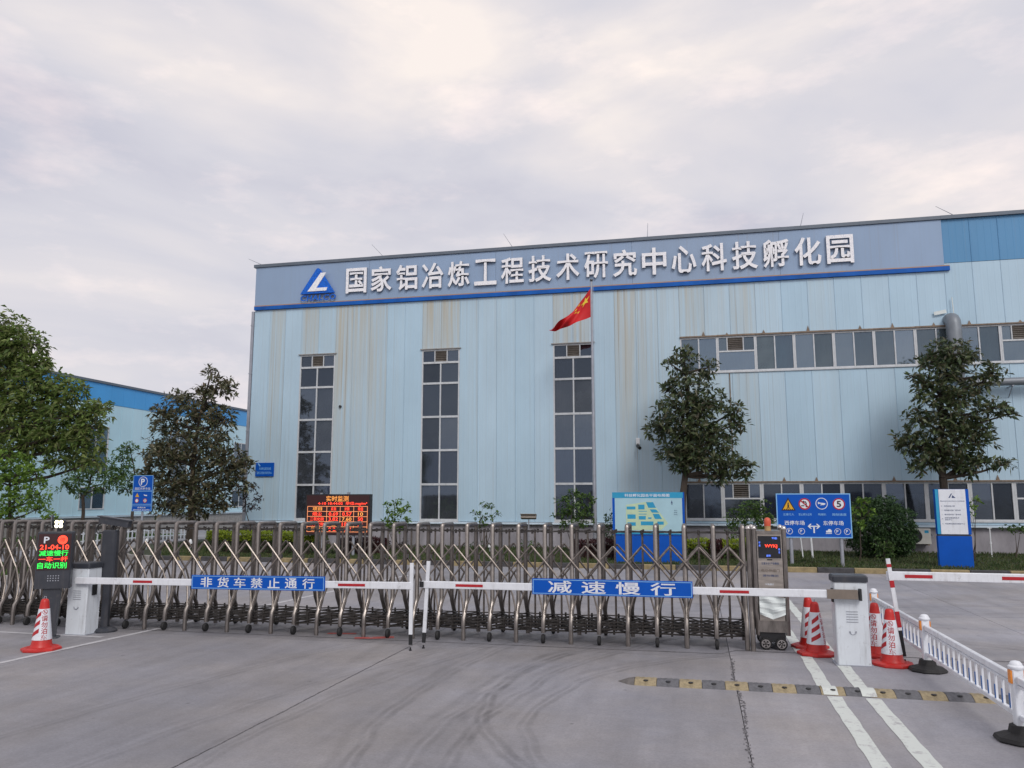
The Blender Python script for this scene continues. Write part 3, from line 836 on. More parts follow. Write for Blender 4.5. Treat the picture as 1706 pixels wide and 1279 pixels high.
# ---- windows
def pane(parent, x0, x1, z0, z1, y, mat, ox, oz):
    mb = MB(); mb.bb(x0, x1, y - .004, y + .004, z0, z1)
    mb.v = [(a - ox, b_ - OY, c_ - oz) for a, b_, c_ in mb.v]
    return mb.build('pane', mat, parent)
def wbar(parent, x0, x1, z0, z1, ox, oz, y0=YF + .0, y1=YF + .09, name='frame', mat='frame_white'):
    mb = MB(); mb.bb(x0, x1, y0, y1, z0, z1)
    mb.v = [(a - ox, b_ - OY, c_ - oz) for a, b_, c_ in mb.v]
    return mb.build(name, mat, parent)
def louver(parent, x0, x1, z0, z1, ox, oz):
    mb = MB(); n = max(5, int((z1 - z0) / .075))
    rot = Matrix.Rotation(R(-38), 3, 'X')
    for k in range(n):
        mb.box(((x0 + x1) / 2, YF + .045, z0 + (k + .5) * (z1 - z0) / n), (x1 - x0, .075, .012), 0, rot)
    mb.v = [(a - ox, b_ - OY, c_ - oz) for a, b_, c_ in mb.v]
    return mb.build('louver', 'louver', parent)
def curtain(parent, x0, x1, z0, z1, ox, oz, amp=.035, per=.11, mat='curtain'):
    mb = MB(); n = max(8, int((x1 - x0) / per * 6)); vs, fs = [], []
    for k in range(n + 1):
        xx = x0 + (x1 - x0) * k / n; yy = YF + .32 + amp * math.sin((xx - x0) / per * 2 * math.pi + random.uniform(-.4, .4))
        vs += [(xx, yy, z0), (xx, yy, z1)]
    for k in range(n): fs.append((2 * k, 2 * k + 2, 2 * k + 3, 2 * k + 1))
    mb.add(vs, fs); mb.v = [(a - ox, b_ - OY, c_ - oz) for a, b_, c_ in mb.v]
    return mb.build('curtain', mat, parent)
def window_root(x0, z0):
    o = bpy.data.objects.new('window', None); COL.objects.link(o); o.parent = fac
    o.location = (x0 - OX, 0, z0); o.empty_display_size = .2
    return o
rows = [8.66, 8.10, 7.17, 5.68, 4.21, 2.73, 1.24]
for wi, (a, b_) in enumerate(TALL):
    wr = window_root(a, 1.14); kw = dict(ox=a, oz=1.14)
    wbar(wr, a, a + .06, 1.14, 8.70, **kw); wbar(wr, b_ - .06, b_, 1.14, 8.70, **kw)
    wbar(wr, a + .06, b_ - .06, 8.63, 8.70, **kw); wbar(wr, a + .06, b_ - .06, 1.14, 1.25, **kw)
    for zz in rows[1:-1]: wbar(wr, a + .06, b_ - .06, zz - .045, zz + .045, y0=YF - .01, **kw)
    xm = (a + b_) / 2
    for k in range(1, 6):
        zt, zb = rows[k] - .045, rows[k + 1] + (.045 if k < 5 else .01)
        wbar(wr, xm - .03, xm + .03, zb, zt, **kw)
        pane(wr, a + .06, xm - .03, zb, zt, YF + .05 + random.uniform(-.004, .004), 'glass', a, 1.14)
        pane(wr, xm + .03, b_ - .06, zb, zt, YF + .05 + random.uniform(-.004, .004), 'glass', a, 1.14)
    zt, zb = 8.63, rows[1] + .045
    t1, t2 = a + .06 + (b_ - a - .12) * .33, a + .06 + (b_ - a - .12) * .68
    wbar(wr, t1 - .02, t1 + .02, zb, zt, **kw); wbar(wr, t2 - .02, t2 + .02, zb, zt, **kw)
    pane(wr, a + .06, t1 - .02, zb, zt, YF + .05, 'glass', a, 1.14); pane(wr, t2 + .02, b_ - .06, zb, zt, YF + .05, 'glass', a, 1.14)
    louver(wr, t1 + .02, t2 - .02, zb, zt, a, 1.14)
    wbar(wr, a - .07, b_ + .07, 8.70, 8.735, a, 1.14, YF - .07, YF + .05, 'head_flashing', 'kerb_grey')
    wbar(wr, a - .05, b_ + .05, 1.10, 1.135, a, 1.14, YF - .06, YF + .09, 'sill', 'frame_white')
    if wi == 0:
        curtain(wr, xm + .25, b_ - .08, 4.4, 7.0, a, 1.14)
        curtain(wr, xm + .03, b_ - .1, 2.9, 4.3, a, 1.14)
        mb = MB(); mb.bb(a + .06, b_ - .06, YF + .5, YF + .53, 3.42, 3.46); mb.bb(a + .06, b_ - .06, YF + .5, YF + .53, 2.8, 2.84)
        for q in range(14): mb.bb(a + .1 + q * .118, a + .118 + q * .118, YF + .505, YF + .525, 2.8, 3.44)
        mb.v = [(p - a, q - OY, r_ - 1.14) for p, q, r_ in mb.v]; mb.build('inner_railing', 'steel', wr)
    else:
        curtain(wr, a + .1, xm - random.uniform(-.3, .3), 1.4, 8.0 if wi == 2 else 4.0, a, 1.14, .03, .16, 'curtain_dark')
        curtain(wr, b_ - .7, b_ - .1, 1.4, 5.6, a, 1.14, .03, .19, 'curtain_dark')
# strip windows in 1.5 m bays; every seventh bay carries a louvre over a fixed light
for (zb, zt, mat, nm) in [(7.25, 8.72, 'glass_strip', 'up'), (1.28, 2.74, 'glass', 'low')]:
    hz = (zt - zb)
    for k in range(17):
        x0 = -.5 + 1.5 * k; x1 = x0 + 1.5
        if x1 > 24.8: break
        wr = window_root(x0, zb); kw = dict(ox=x0, oz=zb)
        sw = .055 if nm == 'up' else .075
        wbar(wr, x0 + .002, x0 + sw, zb, zt, **kw); wbar(wr, x1 - sw, x1 - .002, zb, zt, **kw)
        wbar(wr, x0 + sw, x1 - sw, zt - .06, zt, **kw); wbar(wr, x0 + sw, x1 - sw, zb, zb + .06, **kw)
        xm = (x0 + x1) / 2; a, b_ = x0 + sw, x1 - sw; z0, z1 = zb + .06, zt - .06
        if k % 7 == 1:
            zm = z0 + (z1 - z0) * .58
            wbar(wr, a, b_, zm - .03, zm + .03, **kw)
            t1, t2 = a + (b_ - a) * .24, a + (b_ - a) * .70
            wbar(wr, t1 - .02, t1 + .02, zm + .03, z1, **kw); wbar(wr, t2 - .02, t2 + .02, zm + .03, z1, **kw)
            pane(wr, a, t1 - .02, zm + .03, z1, YF + .05, mat, x0, zb); pane(wr, t2 + .02, b_, zm + .03, z1, YF + .05, mat, x0, zb)
            louver(wr, t1 + .02, t2 - .02, zm + .03, z1, x0, zb)
            pane(wr, a, b_, z0, zm - .03, YF + .05, mat, x0, zb)
        else:
            wbar(wr, xm - .025, xm + .025, z0, z1, **kw)
            pane(wr, a, xm - .025, z0, z1, YF + .045 + random.uniform(-.004, .004), mat, x0, zb)
            pane(wr, xm + .025, b_, z0, z1, YF + .055 + random.uniform(-.004, .004), mat, x0, zb)
        rr = random.random()
        if nm == 'up' or rr < .5:
            ca, cb = (a, b_) if nm == 'up' else ((xm, b_) if rr < .3 else (a, b_))
            curtain(wr, ca, cb, z0 - .05, z1 + .05 - (random.uniform(0, .5) if nm == 'low' else 0), x0, zb, .02, .19, 'curtain' if random.random() < .45 else 'curtain_dark')
        # rusty head flashing in uneven lengths, sill
        mb = MB(); mb.bb(x0 - .01, x1 + .008, YF - .06 + random.uniform(-.01, .01), YF + .02, zt + .004, zt + .05 + random.uniform(0, .02))
        if random.random() < .7:
            xr = random.uniform(x0 + .3, x1 - .3); mb.add([(xr - .07, YF - .03, zt + .05), (xr + .07, YF - .03, zt + .05), (xr, YF - .03, zt + random.uniform(.14, .30)), (xr, YF, zt + .05)], [(0, 1, 2), (0, 2, 3), (1, 3, 2)])
        mb.v = [(p - x0, q - OY, r_ - zb) for p, q, r_ in mb.v]; mb.build('head_flashing', 'rust', wr)
        wbar(wr, x0 + .001, x1 - .001, zb - .05, zb - .002, x0, zb, YF - .05, YF + .09, 'sill', 'frame_white')
mb = MB(); mb.bb(-.5, 24.7, YF - .004, YF + .05, 1.135, 1.225); F(mb, 'sill_band', 'wall_sheet').color = (.2, .5, .5, 1)
mb = MB(); mb.bb(1.42, 1.46, YF - .035, YF - .02, 3.6, 7.18); F(mb, 'rust_streak_pipe', 'rust')

# ---- roof sign: emblem + 17 characters
sign = thing('company_sign', 'white sequinned Chinese lettering with blue triangle emblem along the hall fascia', 'sign', (-15.5, YF - .08, 11.45))
chars = '国家铝冶炼工程技术研究中心科技孵化园'
xL, xR = -15.5, 6.42
n = len(chars); pitch = (xR - xL + .22) / n
for i, ch in enumerate(chars):
    xc = xL + pitch * (i + .5) - .11
    text(ch, 1.02, 1.18, 'letter_white', sign, (xc + 15.5, -.01, 12.06 - 11.45), offset=.020, extrude=.09, name='character', side='post_grey')  # letter sides grey: shading along the edges put into their colour
lg = thing('emblem', 'x', 'x'); lg.parent = sign; del lg['label']; del lg['category']
lg.location = (-16.88 + 15.5, -.06, 0)
mb = MB(); mb.prism([(-.88, .10), (.84, .10), (.06, 1.27), (-.02, 1.31), (-.10, 1.27)], -.10, 0); mb.build('triangle', 'logo_blue', lg)
mb = MB(); mb.prism([(-.50, .20), (.44, .20), (.50, .35), (-.06, .35), (.42, 1.06), (.14, 1.06)][::-1], -.135, -.102); mb.build('white_stroke', 'letter_white', lg)
text('CHALCO', 1.78, .27, 'logo_blue', lg, (0, -.01, -.09), offset=.022, shear=.10, extrude=.03, spacing=1.12)

# ================================================================== LEFT FACTORY BUILDING (wall faces +X)
XW = -33.6
lb = thing('factory_building', 'lower blue factory wing behind the trees at left, dark blue band under its eave', 'building', (XW, 20, 0))
def G(mb, name, mats, parent=None):
    mb.v = [(x - XW, y - 20, z) for x, y, z in mb.v]
    return mb.build(name, mats, parent or lb)
WINS = [(24.2, 26.0), (31.0, 33.0), (38.4, 40.4), (46.0, 48.0), (53.5, 55.5)]
yy = 18.0
while yy < 62:
    nxt = yy + 1.0
    for a, b_ in WINS:
        if yy < a < nxt: nxt = a
        if a <= yy < b_: nxt = b_
    inw = any(a <= yy < b_ for a, b_ in WINS)
    spans = [(1.15, 1.5), (2.78, 3.6), (6.3, 7.6)] if inw else [(1.15, 7.6)]
    gv, bv = random.random(), random.random()
    for z0, z1 in spans:
        mb = MB(); mb.bb(XW - .06, XW, yy + .004, nxt - .004, z0, z1); mb.bb(XW, XW + .014, nxt - .03, nxt - .004, z0, z1)
        G(mb, 'wall_panel', 'left_sheet').color = (.1, gv, bv, 1)
    mb = MB(); mb.bb(XW - .06, XW + .02, yy + .004, nxt - .004, 7.61, 8.75); G(mb, 'fascia_panel', 'left_band').color = (0, gv * .4 + .3, .5, 1)
    yy = nxt
mb = MB(); mb.bb(XW - .2, XW + .10, 18, 62, 8.76, 8.90); G(mb, 'roof_cap', 'roof_cap')
mb = MB(); mb.bb(XW - .3, XW + .03, 18, 62, 0, 1.05); G(mb, 'plinth', M['kerb_grey'])
mb = MB(); mb.bb(XW - .1, XW + .12, 18, 62, 1.055, 1.14); G(mb, 'drip_ledge', 'ledge')
mb = MB(); mb.bb(-60, XW - .1, 18, 62, 8.5, 8.74); mb.bb(-60, XW - .07, 17.9, 18.0, 0, 8.74); G(mb, 'roof', 'roof_cap')
mb = MB(); mb.bb(XW - 2.2, XW - 2.1, 18, 62, 0, 8.4); mb.bb(XW - 2.1, XW - .1, 18, 62, 4.0, 4.1); G(mb, 'inner_walls', 'interior')
for a, b_ in WINS:
    for z0, z1 in [(1.5, 2.78), (3.6, 6.3)]:
        wr = bpy.data.objects.new('window', None); COL.objects.link(wr); wr.parent = lb; wr.location = (0, a - 20, z0)
        def Q(mb, name, mat):
            mb.v = [(x - XW, y - a, z - z0) for x, y, z in mb.v]; return mb.build(name, mat, wr)
        mb = MB(); ym = (a + b_) / 2
        mb.bb(XW - .05, XW + .03, a, a + .07, z0, z1); mb.bb(XW - .05, XW + .03, b_ - .07, b_, z0, z1)
        mb.bb(XW - .05, XW + .03, a + .07, b_ - .07, z0, z0 + .07); mb.bb(XW - .05, XW + .03, a + .07, b_ - .07, z1 - .07, z1)
        zs = [z0 + .07, z1 - .07] if z1 - z0 < 2 else [z0 + .07, z0 + 1.25, z1 - .07]
        if len(zs) == 3: mb.bb(XW - .05, XW + .025, a + .07, b_ - .07, zs[1] - .03, zs[1] + .03)
        Q(mb, 'frame', 'frame_white')
        for k in range(len(zs) - 1):
            za, zb_ = zs[k] + (.03 if k else 0), zs[k + 1] - (.03 if k < len(zs) - 2 else 0)
            mb = MB(); mb.bb(XW - .05, XW + .025, ym - .03, ym + .03, za, zb_); Q(mb, 'mullion', 'frame_white')
            for (ya, yb) in [(a + .07, ym - .03), (ym + .03, b_ - .07)]:
                mb = MB(); mb.bb(XW - .02, XW - .012, ya, yb, za, zb_); Q(mb, 'pane', 'glass_strip')

# ================================================================== RETRACTABLE GATE
def gy(x): return 12.20 + .03 * x          # line of the upper frames
gate = thing('retractable_gate', 'long stainless steel folding gate with scissor lattice across the entrance', 'gate', (-5.5, gy(-5.5), 0))
GX, GY = -5.5, gy(-5.5)
D = .52
xs = [.62]
while xs[-1] > -12.6:
    x = xs[-1]
    sp = .415 if x > -1 else (.415 + (x + 1) * .0062 if x > -8 else .372 + (x + 8) * .030)
    xs.append(x - max(.25, sp))
def frame_mesh(wheel):
    mb = MB()
    zb = .15 if wheel else .0
    pts = [(0, -.17, zb), (0, -.17, .20), (0, -.155, .32), (0, -.03, .50), (0, 0, .60), (0, 0, 1.665), (0, .008, 1.69), (0, .03, 1.70)]
    pts2 = [(p[0], D - p[1], p[2]) for p in pts][::-1]
    mb.path(pts + pts2, .034, 8)
    # collar rings and joint plates on the posts
    for z_ in (1.18,):
        mb.box((.03, -.01, z_), (.05, .05, .06)); mb.box((.03, D + .01, z_), (.05, .05, .06))
    return mb.mesh('frame', 'steel', True)
FM = [frame_mesh(False), frame_mesh(True)]
def caster():
    mb = MB(); mb.lathe([(.02, -.028), (.058, -.024), (.066, -.012), (.066, .012), (.058, .024), (.02, .028)], 16, axis='x')
    return mb.mesh('wheel', 'rubber', True)
CM = caster()
rear = MB()
def bar(name, pts, r, mat='steel_bar'):
    mb = MB(); mb.path([(a - GX, b_ - GY, c_) for a, b_, c_ in pts], r, 6)
    return mb.build(name, mat, gate, smooth=True)
for i, x in enumerate(xs):
    y = gy(x); wh = i % 2 == 1
    fr = link('frame', FM[wh], gate, (x - GX, y - GY, 0))
    if wh:
        link('wheel', CM, fr, (0, -.175, .066)); link('wheel', CM, fr, (0, D + .175, .066))
    if i == len(xs) - 1: break
    x2 = xs[i + 1]; m_x = (x + x2) / 2; y2 = gy(x2); ym = gy(m_x)
    for pl, yo in (('front', -.045), ('rear', D + .045)):
        sgn = -1 if pl == 'front' else 1
        segs = [[(m_x, ym + yo, 1.40), (x, y + yo, 1.175)], [(m_x, ym + yo - sgn * .014, 1.40), (x2, y2 + yo - sgn * .014, 1.175)],
                [(x, y + yo - sgn * .014, 1.175), (m_x, ym + yo - sgn * .014, .93)], [(x2, y2 + yo, 1.175), (m_x, ym + yo, .93)]]
        for xe, ye in ((x, y), (x2, y2)):
            dx = xe - m_x
            segs.append([(m_x, ym + yo, .95), (m_x + dx * .30, ym + yo, .82), (m_x + dx * .62, ym + yo, .66), (m_x + dx * .86, ym + yo + sgn * .05, .49), (xe - dx * .03, ye + yo + sgn * .10, .32)])
        for sgm in segs:
            if pl == 'front': bar('lattice_bar', sgm, .0155)
            else: rear.path([(a - GX, b_ - GY, c_) for a, b_, c_ in sgm], .0155, 5)
    bar('middle_post', [(m_x, ym + D / 2, .26), (m_x, ym + D / 2, 1.61)], .017)
    # horizontal scissor links low down and under the top rail, with their knuckles
    for nm_, levels in (('scissor_link', ((.17, .014), (.215, .014), (.265, .013), (.31, .010))), ('top_link', ((1.605, .007),))):
        mb = MB()
        for z_, rr in levels:
            lo_y = -.12 if z_ < 1 else .02
            for (p, q) in (((x, y + lo_y), (x2, y2 + D - lo_y)), ((x2, y2 + lo_y), (x, y + D - lo_y)), ((x, y + lo_y), (m_x, ym + D / 2)), ((x, y + lo_y + .05), (x2, y2 + lo_y + .03)), ((x, y + D - lo_y), (x2, y2 + D - lo_y - .04))):
                jz = random.uniform(-.012, .012)
                mb.path([(p[0] - GX, p[1] - GY, z_ + jz), (q[0] - GX, q[1] - GY, z_ - jz)], rr, 5)
            for (px_, py_) in ((m_x, ym + D / 2), (x, y + lo_y), (m_x, ym + lo_y + .04), (x, y + D / 2), (m_x, ym + D - lo_y)):
                mb.lathe([(.008, -.032), (.017, -.026), (.017, .026), (.008, .032)], 6, (px_ - GX, py_ - GY, z_))
        mb.build(nm_, 'steel_dark', gate)
o = rear.build('rear_lattice', 'steel_bar', gate, smooth=True); o['kind'] = 'stuff'

# drive unit at the end of the gate
du = bpy.data.objects.new('drive_unit', None); COL.objects.link(du); du.parent = gate
du.location = (.98 - GX, 12.18 - GY, 0)
mb = MB(); mb.bb(-.17, .17, -.02, .56, .27, 1.60); mb.build('housing', 'steel_plate', du)
mb = MB()
for sx in (-.205, .205):
    for yy in (0, .54): mb.path([(sx, yy, .20), (sx, yy, 1.66)], .033, 8)
for sx in (-.285,): mb.path([(sx, -.17, .0), (sx, -.17, .2), (sx, -.02, .5), (sx, 0, .6), (sx, 0, 1.66)], .033, 8)
mb.bb(-.172, .172, -.03, .57, 1.602, 1.645)
mb.build('corner_posts', 'steel', du, smooth=True)
for (sx, yy) in ((-.285, 0), (-.205, .0), (.205, .0), (.205, .54), (-.205, .54)):
    mb = MB(); mb.lathe([(.030, 0), (.040, .01), (.040, .025), (.03, .05), (.012, .062)], 12, (sx, yy, 1.66)); mb.build('dome_cap', 'chrome_dome', du, smooth=True)
scn = MB(); scn.bb(-.155, .155, -.034, -.021, 1.265, 1.575); scn = scn.build('screen', 'dark_glass', du)
text('WYKJ', .17, .055, 'led_red', scn, (.02, -.038, 1.43), .02)
text('节能', .075, .03, 'led_blue', scn, (.07, -.038, 1.545), .02)
text('减排', .06, .03, 'led_blue', scn, (-.02, -.038, 1.30), .02)
text('环', .025, .03, 'led_blue', scn, (-.135, -.038, 1.48), .02); text('保', .025, .03, 'led_blue', scn, (-.135, -.038, 1.44), .02)
text('安', .025, .03, 'led_blue', scn, (.13, -.038, 1.39), .02); text('全', .025, .03, 'led_blue', scn, (.13, -.038, 1.35), .02)
mb = MB(); mb.bb(-.04, .03, -.027, -.0205, 1.235, 1.25); mb.build('key_slot', 'black', du)
text('注意安全 严禁攀爬', .24, .035, 'text_dark', du, (.0, -.024, 1.19), .01)
text('电动伸缩门', .25, .045, 'brown_plate', du, (.0, -.024, 1.09), .02)
text('请勿靠近', .22, .03, 'text_dark', du, (.0, -.024, 1.02), .01)
text('车辆慢行', .12, .03, 'sign_white', du, (-.02, -.024, .90), .01)
mb = MB(); vs, fs = [], []
nx_, nz_ = 14, 10
for a in range(nx_ + 1):
    for c_ in range(nz_ + 1):
        u, v_ = a / nx_, c_ / nz_
        zb_ = .42 + .07 * abs(u - .5) * 2
        zz = zb_ + (.74 + .02 * math.sin(u * 5) - zb_) * v_
        vs.append((-.17 + .35 * u, -.045 - .012 * math.sin(u * 9 + v_ * 6) - .008 * math.sin(v_ * 17 + u * 3), zz))
for a in range(nx_):
    for c_ in range(nz_): fs.append((a * (nz_ + 1) + c_, (a + 1) * (nz_ + 1) + c_, (a + 1) * (nz_ + 1) + c_ + 1, a * (nz_ + 1) + c_ + 1))
mb.add(vs, fs); mb.build('torn_film', 'sticker', du)
mb = MB(); mb.bb(-.19, .19, -.028, .57, .24, .40); mb.build('bumper_plate', 'steel', du)
mb = MB(); mb.bb(-.17, .17, .0, .55, .10, .235); mb.build('chassis', 'black', du)
for sx in (-.105, .105):
    for yy in (-.01, .54):
        tw = MB(); tw.lathe([(.045, -.028), (.075, -.028), (.084, -.015), (.084, .02), (.075, .03), (.045, .03)], 18, (sx, yy, .084), 'y'); tw = tw.build('wheel', 'rubber', du, smooth=True)
        rm = MB(); rm.lathe([(.012, -.033), (.02, -.033), (.02, -.02)], 10, (sx, yy, .084), 'y')
        for q in range(5):
            th = q * 2 * math.pi / 5 + .3
            rm.box((sx + .032 * math.cos(th), yy - .030, .084 + .032 * math.sin(th)), (.05, .006, .016), 0, Matrix.Rotation(-th, 3, 'Y'))
        vs_ = []
        rr_ = MB(); ring(rr_, sx, .084, .048, .060, yy - .034, yy - .026, 18); rm.add(rr_.v, rr_.f)
        rm.build('rim', 'chrome_dome', tw)
mb = MB(); mb.lathe([(.044, 0), (.044, .06), (.047, .065)], 16, (-.0, .14, 1.646)); mb.build('beacon_base', 'beacon_base', du, smooth=True)
mb = MB(); mb.lathe([(.047, 0), (.048, .05), (.046, .085), (.034, .11), (.012, .12)], 16, (-.0, .14, 1.712)); mb.build('beacon', 'beacon', du, smooth=True)

# ================================================================== BOOM BARRIERS
def cabinet(root, wx, wy, h):
    mb = MB(); mb.cbox(-wx / 2, wx / 2, 0, wy, .0, h - .10, .012); mb.build('cabinet', 'cab_white', root, smooth=False)
    mb = MB(); mb.cbox(-wx / 2 - .015, wx / 2 + .015, -.015, wy + .015, h - .098, h - .015, .02); cp = mb.build('cap', 'dark_grey', root)
    mb = MB()
    for k in range(5): mb.bb(-.07, .07, -.006, .003, .54 + k * .032, .548 + k * .032)
    mb.build('vent_slot', 'post_grey', root)
    mb = MB()
    for k in range(9):
        a0, a1 = math.pi + k * math.pi / 9, math.pi + (k + 1) * math.pi / 9
        mb.path([(.038 * math.cos(a0), -.006, .43 + .038 * math.sin(a0)), (.038 * math.cos(a1), -.006, .43 + .038 * math.sin(a1))], .007, 5)
    mb.build('lock_handle', 'post_grey', root)
    mb = MB(); mb.bb(-wx / 2 - .03, wx / 2 + .03, -.02, wy + .02, 0, .012); mb.build('foot_plate', 'post_grey', root)
def stay(root, x, y, z_top, z_bot, tilt=0.0, tip=.22, red=False, tiltz=0.0):
    dx = tilt
    st = MB(); L = z_top - z_bot
    rot = Matrix.Rotation(math.atan2(dx, L), 3, 'Y')
    def P_(z): return (x + dx * (z - z_bot) / L, y, z)
    c_ = Vector(P_((z_top + z_bot + tip) / 2))
    st.box(c_, (.05, .028, L - tip), 0, rot)
    s_ = st.build('stay_pole', 'rail_white', root)
    tp = MB(); c2 = Vector(P_(z_bot + tip / 2 + .04)); tp.box(c2, (.046, .032, tip - .08), 0, rot)
    tp.path([P_(z_bot + .045), P_(z_bot + .015)], .012, 6); tp.lathe([(.02, 0), (.02, .016)], 8, P_(z_bot)); tp.build('rubber_tip', 'black', s_)
    if red:
        for (za, zb_) in red:
            r_ = MB(); cc = Vector(P_((za + zb_) / 2)); r_.box(cc, (.052, .034, zb_ - za), 0, rot); r_.build('red_band', 'red_tape', s_)
def boom(root, xa, za, xb, zb_, y, h=.10, th=.045, reds=()):
    ang = math.atan2(zb_ - za, xb - xa); L = math.hypot(xb - xa, zb_ - za)
    rot = Matrix.Rotation(-ang, 3, 'Y')
    mb = MB(); mb.box(((xa + xb) / 2, y, (za + zb_) / 2), (L, th, h), 0, rot)
    bo = mb.build('boom', 'rail_white', root)
    bv = bo.modifiers.new('edge', 'BEVEL'); bv.width = .008; bv.segments = 2
    for f0, f1 in reds:
        xm_, xw = xa + (xb - xa) * (f0 + f1) / 2, abs(xb - xa) * (f1 - f0)
        zc = za + (zb_ - za) * (f0 + f1) / 2
        r_ = MB(); r_.box((xm_, y - th / 2 - .002, zc), (xw, .004, h * .36), 0, rot); r_.build('red_band', 'red_tape', bo)
    return bo, rot
def boom_sign(root, body, xa, xb, zc, h, y, slope, tw, th_, spacing):
    rot = Matrix.Rotation(-slope, 3, 'Y')
    w_ = xb - xa
    g_ = bpy.data.objects.new('sign_board', None); COL.objects.link(g_); g_.parent = root
    g_.location = ((xa + xb) / 2, y, zc); g_.rotation_euler = (0, -slope, 0)
    mb = MB(); mb.bb(-w_ / 2, w_ / 2, -.01, .01, -h / 2, h / 2); mb.build('plate', 'blue_sign', g_)
    mb = MB(); e_ = .012; t_ = .008
    for (x0, x1, z0, z1) in ((-w_ / 2 + e_, w_ / 2 - e_, h / 2 - e_ - t_, h / 2 - e_), (-w_ / 2 + e_, w_ / 2 - e_, -h / 2 + e_, -h / 2 + e_ + t_), (-w_ / 2 + e_, -w_ / 2 + e_ + t_, -h / 2 + e_ + t_, h / 2 - e_ - t_), (w_ / 2 - e_ - t_, w_ / 2 - e_, -h / 2 + e_ + t_, h / 2 - e_ - t_)):
        mb.bb(x0, x1, -.0125, -.0102, z0, z1)
    mb.build('border', 'blue_light', g_)
    n_ = len(body); pt = tw / n_
    for k, ch in enumerate(body):
        text(ch, pt * spacing, th_, 'sign_white', g_, (-tw / 2 + pt * (k + .5), -.013, 0), offset=.016, name='character')
    for sx in (-w_ * .35, w_ * .35):
        b_ = MB(); b_.bb(sx - .02, sx + .02, .011, .03, -h * .4, h * .4); b_.build('bracket', 'post_grey', g_)

# left barrier
bl_ = thing('boom_barrier', 'white boom barrier at left, blue board forbidding trucks on its arm', 'barrier', (-9.53, 11.02, 0), 'boom barriers at the entrance')
cabinet(bl_, .36, .30, 1.12)
mb = MB(); mb.bb(.181, .20, .10, .19, .60, .76); mb.build('card_reader', 'black', bl_)
boom(bl_, .0, .835, 5.55, .885, -.045, reds=((.36 - .08, .40 - .08 + .0), (.87, .92)) if False else ((.188, .248), (.80, .875)))
boom_sign(bl_, '非货车禁止通行', 2.07, 4.24, .875, .205, -.08, math.atan2(.05, 5.55), 1.94, .145, .70)
stay(bl_, 5.55, -.045, 1.20, 0.0)
# right barrier
br_ = thing('boom_barrier', 'white boom barrier in front of the gate end, blue slow down board on its arm', 'barrier', (1.88, 11.24, 0), 'boom barriers at the entrance')
cabinet(br_, .40, .30, 1.14)
mb = MB(); mb.bb(-.222, -.202, .05, .14, .78, .95); mb.build('card_reader', 'black', br_)
boom(br_, -5.78, .885, -.06, .895, -.06, reds=((.09, .16), (.725, .79)))
mb = MB(); mb.bb(-.30, .07, -.094, -.028, .836, .95); mb.build('boom_clamp', 'brown_plate', br_)
mb = MB(); mb.bb(.085, .115, -.10, -.02, .82, .965); mb.build('end_cap', 'black', br_)
boom_sign(br_, '减速慢行', -4.15, -1.98, .905, .215, -.10, math.atan2(.01, 5.7), 1.86, .165, .72)
stay(br_, -5.74, -.06, 1.215, 0.0, .06)
mb = MB(); mb.bb(-5.80, -5.74, -.10, -.085, .85, .93); mb.build('hinge', 'black', br_)
# far right barrier: cabinet beyond the picture
b3 = thing('boom_barrier', 'white boom barrier arm with red bands over the railing, cabinet beyond the right edge', 'barrier', (8.08, 11.6, 0), 'boom barriers at the entrance')
cabinet(b3, .40, .30, 1.30)
boom(b3, -5.70, 1.105, .0, 1.095, -.06, h=.115, reds=((.038, .096), (.238, .298), (.44, .50), (.64, .70)))
stay(b3, -5.55, -.10, 1.33, .02, -.13, tip=.40, red=((1.22, 1.26), (.96, 1.05), (.46, .66)))

# ================================================================== LED KIOSK, CAMERA POST
ki = thing('led_kiosk', 'black parking kiosk with red and green LED text left of the barrier', 'kiosk', (-9.72, 10.72, 0), rz=R(30))
mb = MB(); mb.cbox(-.14, .14, -.10, .10, 0, .025, .01); mb.build('foot_plate', 'dark_grey', ki)
mb = MB()
vs = [(-.085, -.05, .02), (.085, -.05, .02), (.085, .07, .02), (-.085, .07, .02), (-.12, -.05, .74), (.12, -.05, .74), (.12, .07, .74), (-.12, .07, .74)]
mb.add(vs, [(0, 1, 5, 4), (1, 2, 6, 5), (2, 3, 7, 6), (3, 0, 4, 7), (4, 5, 6, 7), (3, 2, 1, 0)]); mb.build('post', 'dark_grey', ki)
mb = MB(); mb.cbox(-.245, .245, -.08, .09, .74, 1.60, .015); hd = mb.build('head', 'dark_grey', ki)
mb = MB(); mb.bb(-.225, .225, -.088, -.0805, 1.02, 1.565); mb.build('screen', 'led_panel', hd)
text('P', .075, .10, 'sign_white', hd, (-.115, -.091, 1.475), .02)
mb = MB(); mb.prism(ring_poly(.105, 1.475, .068, 24)[::1], -.094, -.089); mb.build('stop_light', 'led_red', hd)
text('停', .07, .07, 'led_panel', hd, (.105, -.096, 1.475), .0)
text('21-04-10', .40, .075, 'led_red', hd, (.0, -.091, 1.365), .02)
text('减速慢行', .40, .085, 'led_green', hd, (-.005, -.091, 1.275), .012)
text('一车一杆', .40, .075, 'led_red', hd, (-.005, -.091, 1.185), .014)
text('自动识别', .40, .095, 'led_green', hd, (-.015, -.091, 1.09), .012)
mb = MB()
for r_ in range(3):
    for c_ in range(5): mb.lathe([(.009, -.084), (.009, -.0805)], 8, (-.06 + c_ * .036, 0, .86 + r_ * .036), 'y')
mb.build('speaker_holes', 'post_grey', hd)
